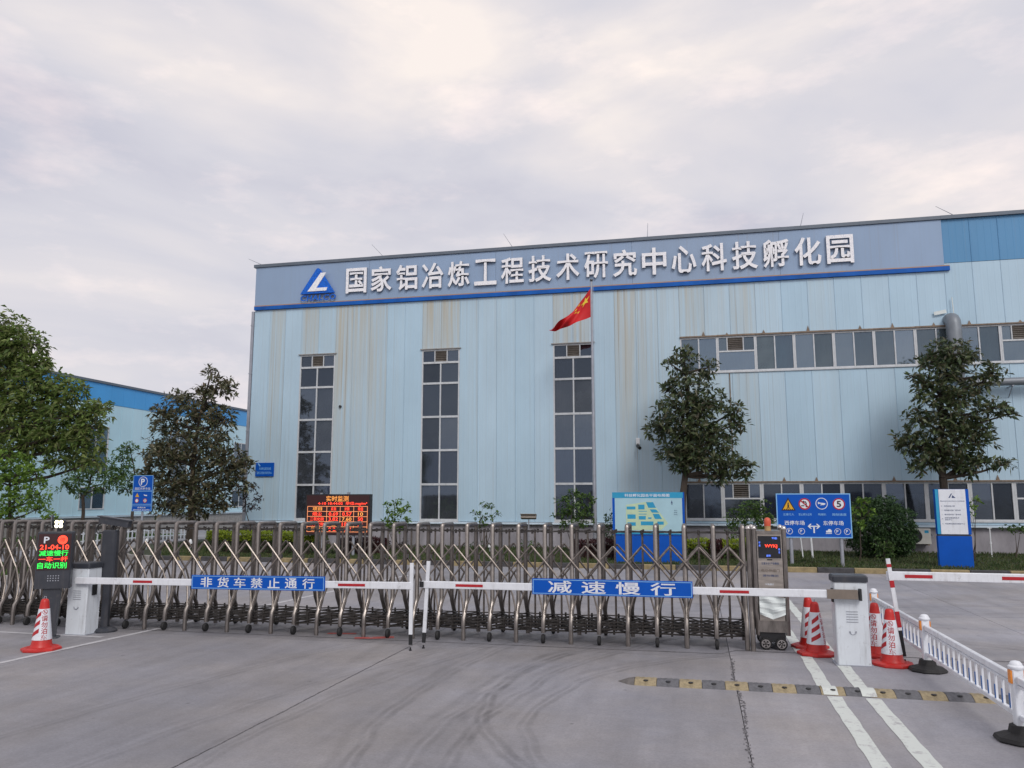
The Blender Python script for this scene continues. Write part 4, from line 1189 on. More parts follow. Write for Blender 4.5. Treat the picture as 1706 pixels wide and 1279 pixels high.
# lit fill lamp standing on the kiosk
mb = MB(); mb.path([(.02, .02, 1.60), (.02, .02, 1.66)], .03, 10); mb.cbox(-.05, .10, -.05, .08, 1.65, 1.78, .015); lampb = mb.build('fill_lamp', 'dark_grey', ki)
mb = MB()
for (lx, lz) in ((-.005, 1.685), (.055, 1.685), (-.005, 1.745), (.055, 1.745)): mb.lathe([(.004, -.062), (.022, -.060), (.026, -.051)], 12, (lx, 0, lz), 'y')
mb.build('lamp_lens', 'led_white', lampb)
mb = MB(); vs = [(-.07, -.10, 1.66), (-.07, .08, 1.66), (-.10, .08, 1.86), (-.10, -.02, 1.84), (-.055, -.10, 1.66), (-.055, .08, 1.66), (-.085, .08, 1.86), (-.085, -.02, 1.84)]
mb.add(vs, [(0, 1, 2, 3), (7, 6, 5, 4), (0, 3, 7, 4), (1, 5, 6, 2), (3, 2, 6, 7), (0, 4, 5, 1)]); mb.build('lamp_hood', 'dark_grey', lampb)
mb = MB(); mb.path([(-.16, .0, 1.60), (-.17, .02, 1.68), (-.10, .03, 1.72)], .008, 6); mb.build('cable', 'black', ki)

cp_ = thing('camera_post', 'dark grey number plate camera post behind the left barrier cabinet', 'camera', (-9.32, 11.42, 0), rz=R(18))
mb = MB(); mb.lathe([(.19, 0), (.19, .025), (.15, .06), (.075, .08)], 20); mb.build('base', 'dark_grey', cp_, smooth=True)
mb = MB(); mb.cbox(-.055, .055, -.05, .05, .07, .80, .01); mb.build('post', 'dark_grey', cp_)
mb = MB(); mb.cbox(-.115, .115, -.07, .07, .80, 1.60, .02); mb.build('housing', 'dark_grey', cp_)
mb = MB()
rt = Matrix.Rotation(R(9), 3, 'Y')
mb.box((.06, 0, 1.725), (.46, .16, .10), 0, rt); mb.box((.06, 0, 1.785), (.52, .19, .02), 0, rt); mb.build('camera_body', 'dark_grey', cp_)
mb = MB(); mb.lathe([(.04, -.02), (.045, 0), (.03, .02)], 14, (-.175, 0, 1.765), 'x'); mb.build('lens', 'dark_glass', cp_, smooth=True)
mb = MB(); mb.path([(.02, 0, 1.58), (.02, 0, 1.64), (.05, 0, 1.70)], .022, 8); mb.build('bracket', 'black', cp_)
mb = MB(); mb.path([(-.11, -.02, 1.56), (-.20, -.02, 1.55), (-.23, -.02, 1.60), (-.20, -.02, 1.68), (-.12, -.01, 1.73)], .011, 6); mb.path([(.11, .0, 1.58), (.14, 0, 1.66), (.11, 0, 1.76)], .009, 6)
mb.build('cable', 'black', cp_)

# ================================================================== TRAFFIC CONES
_cone = {}
CONE_H = .70
def cone_r(z): return .136 - (z - .05) / .60 * .080
def cone_bits():
    if _cone: return _cone
    mb = MB(); n = 8
    pr = [(.255, 0), (.262, .012), (.258, .034), (.21, .05)]
    vs, fs = [], []
    for r_, z in pr:
        for k in range(8):
            th = math.pi / 8 + k * math.pi / 4
            vs.append((r_ * math.cos(th), r_ * math.sin(th), z))
    for i in range(3):
        for k in range(8):
            k2 = (k + 1) % 8; fs.append((i * 8 + k, i * 8 + k2, i * 8 + 8 + k2, i * 8 + 8 + k))
    fs += [tuple(range(7, -1, -1)), tuple(range(24, 32))]
    mb.add(vs, fs); _cone['base'] = mb.mesh('base', 'red_plastic')
    mb = MB(); mb.lathe([(.15, .05), (cone_r(.09), .09), (cone_r(.64), .64), (.054, .66), (.048, .685), (.03, .70)], 24); _cone['body'] = mb.mesh('body', 'red_plastic', True)
    mb = MB(); z0, z1 = .145, .565
    mb.lathe([(cone_r(z0) + .001, z0), (cone_r(z0) + .004, z0 + .002), (cone_r(z1) + .004, z1 - .002), (cone_r(z1) + .001, z1)], 32); _cone['sleeve'] = mb.mesh('white_sleeve', 'sign_white', True)
    _cone['stripes'] = []; _cone['text'] = []
    for a0 in (-math.pi / 2 - 1.15, -math.pi / 2 + 2.0):       # two faces of stripes
        for k in range(3):
            vs, fs = [], []; n = 10
            for q in range(n + 1):
                u = q / n; th = a0 - .55 + 1.1 * u
                for zz in (.175 + k * .115 + .075 * u, .175 + k * .115 + .058 + .075 * u):
                    zz = min(zz, .56); vs.append(((cone_r(zz) + .006) * math.cos(th), (cone_r(zz) + .006) * math.sin(th), zz))
            for q in range(n): fs.append((2 * q, 2 * q + 2, 2 * q + 3, 2 * q + 1))
            mb = MB(); mb.add(vs, fs); _cone['stripes'].append(mb.mesh('red_stripe', 'red_tape'))
    # writing wrapped round the sleeve
    for c0 in (0.0, math.pi):
        for k, ch in enumerate('⊗请勿泊车'):
            if k == 0:
                vs, fs = [], []; n = 16
                for q in range(n):
                    th = 2 * math.pi * q / n
                    for rr in (.027, .033): vs.append((rr * math.cos(th), rr * math.sin(th)))
                for q in range(n): fs.append((2 * q, 2 * q + 1, (2 * q + 3) % (2 * n), (2 * q + 2) % (2 * n)))
                o_ = len(vs); vs += [(-.022, .016), (-.016, .022), (.022, -.016), (.016, -.022)]; fs.append((o_, o_ + 1, o_ + 2, o_ + 3))
                o_ = len(vs); vs += [(-.010, -.016), (-.003, -.016), (-.003, .016), (-.010, .016)]; fs.append((o_, o_ + 1, o_ + 2, o_ + 3))
                zc = .525
            else:
                v, f = glyphs(ch, .012); lo, hi = v.min(0), v.max(0); qv = (v - (lo + hi) / 2) / (hi - lo).max() * .080
                vs = [(p[0], p[1]) for p in qv]; fs = f; zc = .527 - k * .086
            out_ = []
            for (px_, pz_) in vs:
                zz = zc + pz_; r_ = cone_r(zz) + .0065; th = -math.pi / 2 + c0 + px_ / r_
                out_.append((r_ * math.cos(th), r_ * math.sin(th), zz))
            mb = MB(); mb.add(out_, fs); _cone['text'].append(mb.mesh('character', 'red_tape'))
    mb = MB(); mb.path([(-.015, 0, .70), (-.012, 0, .73), (.012, 0, .73), (.015, 0, .70)], .006, 6); _cone['ring'] = mb.mesh('pull_ring', 'post_grey')
    return _cone
def cone(x, y, rz, label):
    c = cone_bits(); r_ = thing('traffic_cone', label, 'traffic cone', (x, y, 0), 'red and white traffic cones', rz)
    link('base', c['base'], r_); bd = link('body', c['body'], r_); sl_ = link('sleeve', c['sleeve'], r_)
    [link('red_stripe', q, sl_) for q in c['stripes']]; [link('character', q, sl_) for q in c['text']]; link('pull_ring', c['ring'], r_)
    return r_
cone(-9.06, 9.87, R(52), 'lone red traffic cone in front of the LED kiosk')
cone(1.52, 11.95, R(60), 'striped traffic cone on the white lines left of the cabinet, front one of the pair')
cone(1.50, 12.48, R(60), 'traffic cone mostly hidden behind the striped cone by the gate end')
cone(2.36, 11.42, R(-8), 'traffic cone right of the white cabinet, writing facing forward')
cone(2.30, 12.02, R(-25), 'traffic cone half hidden behind the right side of the white cabinet')

# ================================================================== GUARD RAIL
gr_ = thing('guard_rail', 'white picket guard rail on black rubber feet dividing the lanes at right', 'railing', (2.70, 11.13, 0))
RY = [14.1, 11.13, 8.17, 5.2, 2.23]
for y in RY:
    p = bpy.data.objects.new('post', None); COL.objects.link(p); p.parent = gr_; p.location = (0, y - 11.13, 0)
    mb = MB(); mb.cbox(-.045, .045, -.045, .045, .09, .62, .008); mb.build('post_tube', 'rail_white', p)
    mb = MB(); mb.lathe([(.062, 0), (.066, .008), (.066, .02), (.052, .032), (.05, .045), (.035, .062), (.01, .068)], 16, (0, 0, .615)); mb.build('post_cap', 'rail_white', p, smooth=True)
    mb = MB(); pr = [(.20, 0), (.215, .015), (.20, .045), (.10, .075), (.085, .14)]
    vs, fs = [], []
    for r_, z in pr:
        for k in range(8):
            th = math.pi / 8 + k * math.pi / 4; vs.append((r_ * 1.05 * math.cos(th), r_ * math.sin(th), z))
    for i in range(4):
        for k in range(8):
            k2 = (k + 1) % 8; fs.append((i * 8 + k, i * 8 + k2, i * 8 + 8 + k2, i * 8 + 8 + k))
    fs += [tuple(range(7, -1, -1)), tuple(range(32, 40))]
    mb.add(vs, fs); mb.build('rubber_foot', 'rubber', p)
    for sx in (-1, 1):
        mb = MB(); mb.bb(sx * .052 - .008, sx * .052 + .008, -.035, .035, .49, .60); mb.build('reflector', 'orange', p)
pk = MB(); pk.bb(-.010, .010, -.0125, .0125, .235, .50); PKM = pk.mesh('picket', 'rail_white')
pb = MB(); pb.bb(-.0115, .0115, -.0145, .0145, .24, .365); PBM = pb.mesh('blue_sleeve', 'rail_blue')
for a, b_ in zip(RY[:-1], RY[1:]):
    L = a - b_ - .10
    pn = bpy.data.objects.new('panel', None); COL.objects.link(pn); pn.parent = gr_; pn.location = (0, (a + b_) / 2 - 11.13, 0)
    for (z0, z1, hw) in ((.50, .555, .026), (.195, .235, .022)):
        mb = MB(); mb.cbox(-hw, hw, -L / 2, L / 2, z0, z1, .006); mb.build('rail', 'rail_white', pn)
    mb = MB(); mb.cbox(-.018, .018, -L / 2, L / 2, .462, .482, .005); mb.build('rail', 'rail_white', pn)
    n_ = 15
    for k in range(n_):
        yk = -L / 2 + (k + .7) * L / (n_ + .4)
        link('picket', PKM, pn, (0, yk, 0)); link('blue_sleeve', PBM, pn, (-.003, yk + .004, 0))

# ================================================================== SPEED BUMP
sb = thing('speed_bump', 'worn black and yellow rubber speed bump across the right lane', 'speed bump', (-.85, 9.73, 0))
BW = .17
bprof = [(-BW, 0), (-BW + .03, .016), (-.07, .044), (0, .05), (.07, .044), (BW - .03, .016), (BW, 0)]
def bump_seg(L, holes=True):
    mb = MB(); n = len(bprof); N_ = 8; vs, fs = [], []
    for k in range(N_ + 1):
        for y, z in bprof: vs.append((L * k / N_, y, z + (.004 if k % 2 and .01 < z < .048 else 0)))
    for k in range(N_):
        for i in range(n - 1): fs.append((k * n + i, k * n + i + 1, (k + 1) * n + i + 1, (k + 1) * n + i))
    fs += [tuple(range(n - 1, -1, -1)), tuple(N_ * n + i for i in range(n)), ]
    mb.add(vs, fs)
    return mb
SEG = .252
sm = {c: bump_seg(SEG - .006).mesh('bump_segment', c) for c in ('bump_yellow', 'bump_black')}
bolt = MB(); bolt.lathe([(.030, -.001), (.026, .004), (.014, .006)], 10); BM_ = bolt.mesh('bolt_recess', 'text_black')
for k in range(40):
    o = link('segment', sm['bump_yellow' if k % 2 == 0 else 'bump_black'], sb, (.08 + k * SEG, random.uniform(-.006, .006), 0))
    o.rotation_euler[2] = random.uniform(-.008, .008)
    link('bolt_recess', BM_, o, (SEG / 2, -.085, .043))
mb = MB(); vs = [(-.12, 0, .004)] + [(.0, y * .8, z * .8) for y, z in bprof] + [(.076, y, z) for y, z in bprof]; n = len(bprof); fs = []
for i in range(n - 1): fs += [(0, 1 + i + 1, 1 + i), (1 + i, 1 + i + 1, 1 + n + i + 1, 1 + n + i)]
mb.add(vs, fs); mb.build('end_piece', 'bump_grey', sb)
for x0 in (1.265, 1.655):
    mb = MB(); n = len(bprof); vs = [(x0 + .85 + dx + .0, y * 1.02, z + .007) for dx in (0, .15) for y, z in bprof]
    mb.add(vs, [(i, i + 1, n + i + 1, n + i) for i in range(n - 1)]); mb.build('painted_line', 'paint_white', sb)

# ================================================================== SIGN BOARDS
def frame_border(mb, w_, h, e_, t_, y0, y1, zc=0, xc=0):
    for (x0, x1, z0, z1) in ((-w_ / 2 + e_, w_ / 2 - e_, h / 2 - e_ - t_, h / 2 - e_), (-w_ / 2 + e_, w_ / 2 - e_, -h / 2 + e_, -h / 2 + e_ + t_),
                             (-w_ / 2 + e_, -w_ / 2 + e_ + t_, -h / 2 + e_ + t_, h / 2 - e_ - t_), (w_ / 2 - e_ - t_, w_ / 2 - e_, -h / 2 + e_ + t_, h / 2 - e_ - t_)):
        mb.bb(x0 + xc, x1 + xc, y0, y1, z0 + zc, z1 + zc)
def disc(root, name, mat, x, z, r, y, th=.003, n=28):
    mb = MB(); mb.prism(ring_poly(x, z, r, n), y - th, y); return mb.build(name, mat, root)
def ringo(root, name, mat, x, z, r0, r1, y, th=.003):
    mb = MB(); ring(mb, x, z, r0, r1, y - th, y); return mb.build(name, mat, root)
def poly(root, name, mat, pts, y, th=.003):
    mb = MB(); mb.prism(pts, y - th, y); return mb.build(name, mat, root)

# --- blue direction board with pictograms
rs = thing('direction_sign', 'wide blue road sign with warning pictograms and east west parking arrows', 'sign', (3.42, 26.0, .09))
W_, H_ = 2.14, 1.33; zc = 1.60 - .09
mb = MB(); mb.bb(-W_ / 2, W_ / 2, -.02, .02, zc - H_ / 2, zc + H_ / 2); mb.build('panel', 'blue_sign', rs)
mb = MB(); frame_border(mb, W_, H_, .0, .030, -.026, -.0205, zc); mb.build('border', 'blue_light', rs)
for sx in (-.68, .76):
    mb = MB(); mb.path([(sx, .06, -.1), (sx, .06, zc + .55)], .055, 12); mb.build('post', 'post_grey', rs, smooth=True)
yf = -.022
zt = zc + .37
tri = bpy.data.objects.new('pedestrian_warning', None); COL.objects.link(tri); tri.parent = rs
poly(tri, 'triangle', 'text_black', [(-.93, zt - .22), (-.51, zt - .22), (-.72, zt + .17)], yf)
poly(tri, 'triangle', 'warn_yellow', [(-.88, zt - .19), (-.56, zt - .19), (-.72, zt + .105)], yf - .004)
mb = MB(); mb.prism(ring_poly(-.72, zt + .0, .022, 12), yf - .010, yf - .0075)
bar2(mb, (-.72, zt - .03), (-.725, zt - .10), .045, yf - .010, yf - .0075); bar2(mb, (-.725, zt - .10), (-.76, zt - .165), .022, yf - .010, yf - .0075); bar2(mb, (-.72, zt - .10), (-.685, zt - .165), .022, yf - .010, yf - .0075)
for q in range(5): mb.bb(-.85 + q * .058, -.82 + q * .058, yf - .010, yf - .0075, zt - .188, zt - .172)
mb.build('walking_figure', 'text_black', tri)
nt_ = bpy.data.objects.new('no_turn', None); COL.objects.link(nt_); nt_.parent = rs
disc(nt_, 'disc', 'sign_white', -.245, zt - .02, .165, yf); ringo(nt_, 'red_ring', 'red_tape', -.245, zt - .02, .135, .175, yf - .004)
mb = MB(); bar2(mb, (-.20, zt - .12), (-.20, zt + .02), .035, yf - .0065, yf - .0035); bar2(mb, (-.20, zt + .04), (-.28, zt + .04), .035, yf - .0065, yf - .0035)
mb.prism([(-.26, zt + .085), (-.26, zt - .005), (-.33, zt + .04)], yf - .0065, yf - .0035); mb.prism([(-.34, zt - .06), (-.26, zt - .06), (-.25, zt - .09), (-.36, zt - .09)], yf - .0065, yf - .0035); mb.build('arrow', 'text_black', nt_)
mb = MB(); bar2(mb, (-.36, zt + .085), (-.13, zt - .125), .034, yf - .011, yf - .0075); mb.build('slash', 'red_tape', nt_)
ho = bpy.data.objects.new('sound_horn', None); COL.objects.link(ho); ho.parent = rs
ringo(ho, 'ring', 'sign_white', .245, zt - .01, .155, .175, yf)
mb = MB(); mb.prism([(.14, zt + .05), (.18, zt + .022), (.33, zt + .005), (.36, zt - .02), (.32, zt - .05), (.20, zt - .06), (.24, zt - .02), (.18, zt - .012), (.14, zt - .03)][::-1], yf - .003, yf); mb.build('trumpet', 'sign_white', ho)
sp_ = bpy.data.objects.new('speed_limit', None); COL.objects.link(sp_); sp_.parent = rs
disc(sp_, 'disc', 'sign_white', .735, zt - .02, .155, yf); ringo(sp_, 'red_ring', 'red_tape', .735, zt - .02, .140, .175, yf - .004)
text('5', .13, .185, 'text_black', sp_, (.735, yf - .008, zt - .02), .02)
for body, xx, ww in (('注意行人', -.72, .32), ('禁止掉头左转', -.245, .38), ('鸣喇叭', .245, .23), ('限制速度', .735, .40)):
    text(body, ww, .075, 'blue_light', rs, (xx, yf - .002, zt - .335), .01)
text('西停车场', .58, .135, 'sign_white', rs, (-.56, yf - .002, zc - .22), .016)
text('东停车场', .58, .135, 'sign_white', rs, (.55, yf - .002, zc - .22), .016)
mb = MB(); z_ = zc - .32
bar2(mb, (-.14, z_), (.12, z_), .032, yf - .003, yf); bar2(mb, (-.01, z_ - .02), (-.01, z_ - .20), .042, yf - .003, yf)
mb.prism([(-.19, z_), (-.11, z_ + .075), (-.075, z_ + .075), (-.13, z_), (-.075, z_ - .075), (-.11, z_ - .075)][::-1], yf - .0065, yf - .0035)
mb.prism([(.17, z_), (.09, z_ + .075), (.055, z_ + .075), (.11, z_), (.055, z_ - .075), (.09, z_ - .075)], yf - .0065, yf - .0035); mb.build('arrows', 'sign_white', rs)
for xx in (-.72, -.37, .66, .93):
    ringo(rs, 'ring', 'sign_white', xx, zc - .47, .080, .094, yf)
    text('P', .055, .085, 'sign_white', rs, (xx - .01, yf - .002, zc - .465), .02)
mb = MB(); mb.bb(.32, .49, yf - .003, yf, zc - .54, zc - .52); mb.prism([(.33, zc - .50), (.49, zc - .50), (.49, zc - .44), (.45, zc - .40), (.40, zc - .40), (.38, zc - .44), (.33, zc - .45)], yf - .003, yf); mb.build('truck_symbol', 'sign_white', rs)

# --- site plan board
mbd = thing('site_map_board', 'site plan board with pale map and solid blue base behind the gate', 'sign', (-1.55, 26.25, .09))
mb = MB(); mb.bb(-1.10, 1.10, -.04, .08, .0, .86); mb.build('base', 'blue_sign', mbd)
mb = MB(); mb.bb(-1.14, 1.14, -.06, .10, .87, 2.22); mb.build('frame', 'blue_sign', mbd)
mb = MB(); mb.bb(-1.06, 1.07, -.066, -.0605, .99, 2.215); pnl = mb.build('map_panel', 'map_pale', mbd)
mb = MB(); mb.bb(-1.14, 1.10, -.072, -.0665, 2.04, 2.222); mb.build('header', 'map_cyan', mbd)
mb = MB(); mb.bb(-1.06, 1.07, -.072, -.0665, .90, .985); mb.build('footer', 'map_cyan', mbd)
text('科技孵化园总平面布局图', 1.42, .10, 'sign_white', mbd, (-.03, -.074, 2.125), .014)
mb = MB(); mb.prism([(-.70, 1.82), (.10, 1.94), (.62, 1.24), (.40, 1.04), (-.70, 1.02)][::-1], -.0690, -.0665); mb.build('plot', 'map_green', pnl)
for (x0, z0, x1, z1) in [(-.68, 1.68, -.40, 1.77), (-.66, 1.38, -.40, 1.52), (-.66, 1.16, -.40, 1.27), (-.31, 1.68, -.11, 1.83), (-.30, 1.36, -.08, 1.47), (-.24, 1.18, .16, 1.30), (.28, 1.20, .48, 1.30), (-.30, 1.61, -.04, 1.63), (-.30, 1.52, -.05, 1.54), (.0, 1.38, .10, 1.43)]:
    mb = MB(); mb.bb(x0, x1, -.0725, -.0695, z0, z1); mb.build('block', 'map_cyan', pnl)
for (cx_, cz_, hw, hh) in [(.08, 1.82, .11, .09), (.18, 1.63, .10, .05), (.27, 1.46, .10, .08)]:
    poly(pnl, 'block', 'map_cyan', [(cx_ - hw - .03, cz_ + hh), (cx_ - hw + .04, cz_ - hh), (cx_ + hw + .06, cz_ - hh), (cx_ + hw - .03, cz_ + hh)][::1], -.0695)
poly(pnl, 'north_arrow', 'text_dark', [(.72, 1.87), (.78, 1.87), (.75, 1.97)], -.0665); text('N', .04, .045, 'text_dark', pnl, (.75, -.070, 1.84), .01)
for k in range(3):
    text(('图例', '道路', '停车区')[k], .08 + .02 * k, .03, 'text_dark', pnl, (.86, -.070, 1.65 - k * .065), 0)
text('科技引领创新发展', .5, .035, 'sign_white', mbd, (.75, -.074, .945), 0)

# --- monument directory sign
mo = thing('directory_sign', 'tall narrow blue monument sign with white directory panel on the lawn', 'sign', (7.40, 26.5, .09))
mb = MB(); mb.bb(-.46, .46, -.09, .09, 0, .92); mb.build('base', 'blue_sign', mo)
mb = MB(); mb.bb(-.44, .44, -.07, .07, .92, .97); mb.build('gap', 'dark_grey', mo)
mb = MB(); mb.bb(-.46, .46, -.09, .09, .97, 2.30); mb.build('body', 'blue_sign', mo)
mb = MB(); mb.bb(-.455, -.37, -.096, -.0905, .975, 2.295); mb.build('edge_strip', 'map_cyan', mo)
mb = MB(); mb.bb(-.36, .37, -.10, -.0905, .975, 2.295); pn = mb.build('panel', 'sign_white', mo)
poly(pn, 'emblem', 'text_dark', [(-.10, 2.04), (-.02, 2.17), (.01, 2.17), (-.06, 2.04)], -.1005); poly(pn, 'emblem', 'text_dark', [(-.01, 2.04), (.10, 2.04), (.02, 2.12), (.005, 2.10)], -.1005)
text('国家铝冶炼工程技术研究中心科技孵化园', .66, .032, 'text_dark', pn, (0, -.102, 1.945), .012)
for k, (a, bt) in enumerate([('一', '检测检验大楼'), ('二', '铝电解试验厂房车间'), ('三', '氧化铝中试厂房车间'), ('四', '绿色低碳冶炼技术\n研发中心'), ('五', '科技孵化园综合服务中心')]):
    z = 1.80 - k * .125 - (.02 if k == 4 else 0)
    text(a, .03, .012 if k == 0 else .03, 'text_dark', pn, (-.30, -.102, z), .0)
    for li, ln_ in enumerate(bt.split('\n')):
        text(ln_, .049 * len(ln_), .042, 'text_dark', pn, (-.235 + .049 * len(ln_) / 2, -.102, z + (.028 if '\n' in bt else 0) - li * .056), .012)

# --- LED measurement board
lo_ = thing('led_board', 'black outdoor LED board showing a red and orange readings table', 'display', (-12.62, 27.0, .09))
mb = MB(); mb.bb(-1.26, 1.26, -.07, .10, .72, 2.18); mb.build('cabinet', 'black', lo_)
mb = MB(); mb.bb(-1.21, 1.21, -.078, -.0705, .76, 2.14); fc = mb.build('screen', 'led_panel', lo_)
for sx in (-.62, .60):
    mb = MB(); mb.path([(sx, .02, -.1), (sx, .02, .73)], .055, 10); mb.build('post', 'post_grey', lo_, smooth=True)
mb = MB(); mb.bb(.32, .42, -.02, .06, 2.181, 2.25); mb.bb(-.72, -.66, -.02, .06, 2.181, 2.23); mb.build('sensor', 'post_grey', lo_)
text('实时监测', .86, .20, 'led_amber', fc, (-.02, -.080, 2.02), .0)
text('4-10 18:44:02  单位:mg/m³', 1.9, .13, 'led_red', fc, (.18, -.080, 1.845), .006)
mb = MB()
xsb = [-1.17, -.416, .106, .628, 1.15]; zsb = [1.745, 1.565, 1.385, 1.205, 1.025, .845]
for z in zsb: mb.bb(xsb[0], xsb[-1], -.081, -.079, z - .007, z + .007)
for x in xsb: mb.bb(x - .007, x + .007, -.0835, -.0815, zsb[-1], zsb[0])
mb.build('table_grid', 'led_grid', fc)
for r_, row in enumerate([('项目', '实测', '折算', '限值'), ('烟尘', '0.69', '0.57', '10'), ('二氧化硫', '3.82', '7.60', '50'), ('氮氧化物', '12.1', '18.6', '50'), ('氟化物', '0.21', '0.34', '3')]):
    for c_, s_ in enumerate(row):
        text(s_, .085 * len(s_) + (.20 if c_ == 0 else .02), .12, 'led_red' if (r_ + c_) % 4 else 'led_amber', fc, ((-.79, -.155, .367, .89)[c_], -.080, (zsb[r_] + zsb[r_ + 1]) / 2), .004)

# --- blue parking sign on a pole (left)
pk_ = thing('parking_sign', 'upright blue parking sign with white P on a grey pole at left', 'sign', (-19.6, 25.5, 0))
mb = MB(); mb.path([(0, .05, -.1), (0, .05, 2.9)], .038, 10); mb.build('pole', 'post_grey', pk_, smooth=True)
mb = MB(); mb.bb(-.41, .41, -.015, .012, 1.66, 2.95); mb.build('panel', 'blue_sign', pk_)
mb = MB(); frame_border(mb, .82, 1.29, 0, .018, -.02, -.0155, 2.305); mb.bb(-.39, .39, -.02, -.0155, 2.37, 2.395); mb.bb(-.39, .39, -.02, -.0155, 1.90, 1.918); mb.bb(-.39, .39, -.02, -.0155, 1.845, 1.86); mb.build('border', 'blue_light', pk_)
ringo(pk_, 'ring', 'sign_white', 0, 2.72, .165, .185, -.016); text('P', .16, .22, 'sign_white', pk_, (-.01, -.018, 2.72), .03)
text('园区共享车位', .64, .09, 'sign_white', pk_, (0, -.018, 2.47), .01)
poly(pk_, 'warning', 'warn_yellow', [(-.29, 2.17), (-.13, 2.17), (-.21, 2.31)], -.016); disc(pk_, 'no_turn', 'sign_white', -.21, 2.04, .075, -.016); ringo(pk_, 'red_ring', 'red_tape', -.21, 2.04, .060, .08, -.020)
disc(pk_, 'speed_limit', 'sign_white', .13, 2.04, .075, -.016); ringo(pk_, 'red_ring', 'red_tape', .13, 2.04, .060, .08, -.020); text('5', .05, .08, 'text_black', pk_, (.13, -.0215, 2.04), .02)
poly(pk_, 'trumpet', 'sign_white', [(.06, 2.27), (.10, 2.25), (.20, 2.24), (.20, 2.20), (.11, 2.21), (.07, 2.23)][::-1], -.016)
text('收费标准', .34, .055, 'sign_white', pk_, (0, -.018, 1.79), .01); text('按时段收费 请有序停放', .68, .05, 'sign_white', pk_, (0, -.018, 1.71), .01)

# --- small dark blue plate on the hall corner
wp = atY(441, 782, YF - .05)
ws = thing('wall_plate', 'small dark blue notice plate near the left corner of the hall', 'sign', (wp.x, YF - .06, wp.z))
mb = MB(); mb.bb(-.46, .46, -.01, .035, -.31, .31); mb.build('plate', M['blue_sign'], ws)
text('科技孵化园区铝冶炼', .60, .12, 'blue_light', ws, (.03, -.012, .04), .01); text('国家工程技术研究中心', .76, .12, 'blue_light', ws, (0, -.012, -.15), .01)
poly(ws, 'emblem', 'blue_light', [(-.36, .28), (-.30, .28), (-.20, .16), (-.26, .14)][::-1], -.011)

# ================================================================== FLAG
fp = thing('flagpole', 'tall slim grey flagpole standing before the third tall window', 'flagpole', (-3.86, 31.0, .09))
mb = MB(); mb.path([(0, 0, -.1), (0, 0, 3), (0, 0, 7), (0, 0, 10.62)], [.075, .068, .055, .04], 12); mb.build('pole', 'post_grey', fp, smooth=True)
mb = MB(); mb.lathe([(.02, 0), (.06, .03), (.065, .06), (.05, .1), (.01, .12)], 12, (0, 0, 10.62)); mb.build('finial', 'dark_grey', fp, smooth=True)
mb = MB(); mb.path([(.09, -.03, .9), (.085, -.03, 10.5)], .006, 5); mb.bb(.03, .12, -.05, .0, .85, 1.0); mb.build('halyard', 'post_grey', fp)
def flag_pt(u, v):
    """u along the fly 0..1, v down the hoist 0..1; hanging in a light wind"""
    tx = [0, -.34, -.68, -1.05, -1.38, -1.66]; tz = [10.42, 10.02, 9.55, 9.25, 9.02, 8.86]
    bx = [0, -.40, -.80, -1.15, -1.45, -1.68]; bz = [9.27, 9.12, 8.95, 8.86, 8.80, 8.79]
    k = u * 5; i = min(4, int(k)); f = k - i
    L = lambda a: a[i] * (1 - f) + a[i + 1] * f
    xx = L(tx) * (1 - v) + L(bx) * v; zz = L(tz) * (1 - v) + L(bz) * v
    yy = .16 * math.sin(u * 7.5 + v * 2.2) * min(1, u * 2.2) + .09 * math.sin(u * 15 - v * 5) * min(1, u * 2)
    return Vector((xx - .05, yy, zz))
fo = thing('flag', 'red national flag with yellow stars drooping from the flagpole', 'flag', (-3.86, 31.0, 8.8))
mb = MB(); nu, nv = 36, 20; vs, fs = [], []
for a in range(nu + 1):
    for c_ in range(nv + 1): vs.append(flag_pt(a / nu, c_ / nv) - Vector((0, 0, 8.8)))
for a in range(nu):
    for c_ in range(nv): fs.append((a * (nv + 1) + c_, a * (nv + 1) + c_ + 1, (a + 1) * (nv + 1) + c_ + 1, (a + 1) * (nv + 1) + c_))
mb.add(vs, fs); cl = mb.build('cloth', 'flag_red', fo, smooth=True)
def star(cu, cv, r_, rot):
    mb = MB()
    pts = []
    for k in range(10):
        rr = r_ if k % 2 == 0 else r_ * .40; th = rot + k * math.pi / 5
        pts.append((cu + rr * math.sin(th) * .667, cv - rr * math.cos(th)))
    for sgn in (-1, 1):
        P3 = [flag_pt(max(0, u), v) + Vector((0, sgn * .012, -8.8)) for u, v in pts]; c3 = flag_pt(cu, cv) + Vector((0, sgn * .012, -8.8))
        o = len(mb.v); mb.v += [tuple(c3)] + [tuple(p) for p in P3]
        for k in range(10): mb.f.append((o, o + 1 + k, o + 1 + (k + 1) % 10)); mb.m.append(0)
    me = bpy.data.meshes.new('star'); me.from_pydata(mb.v, [], mb.f); me.materials.append(M['flag_yellow']); link('star', me, fo)
star(.12, .27, .17, 0); star(.27, .10, .055, .4); star(.33, .20, .055, .8); star(.33, .35, .055, 0); star(.27, .46, .055, .5)

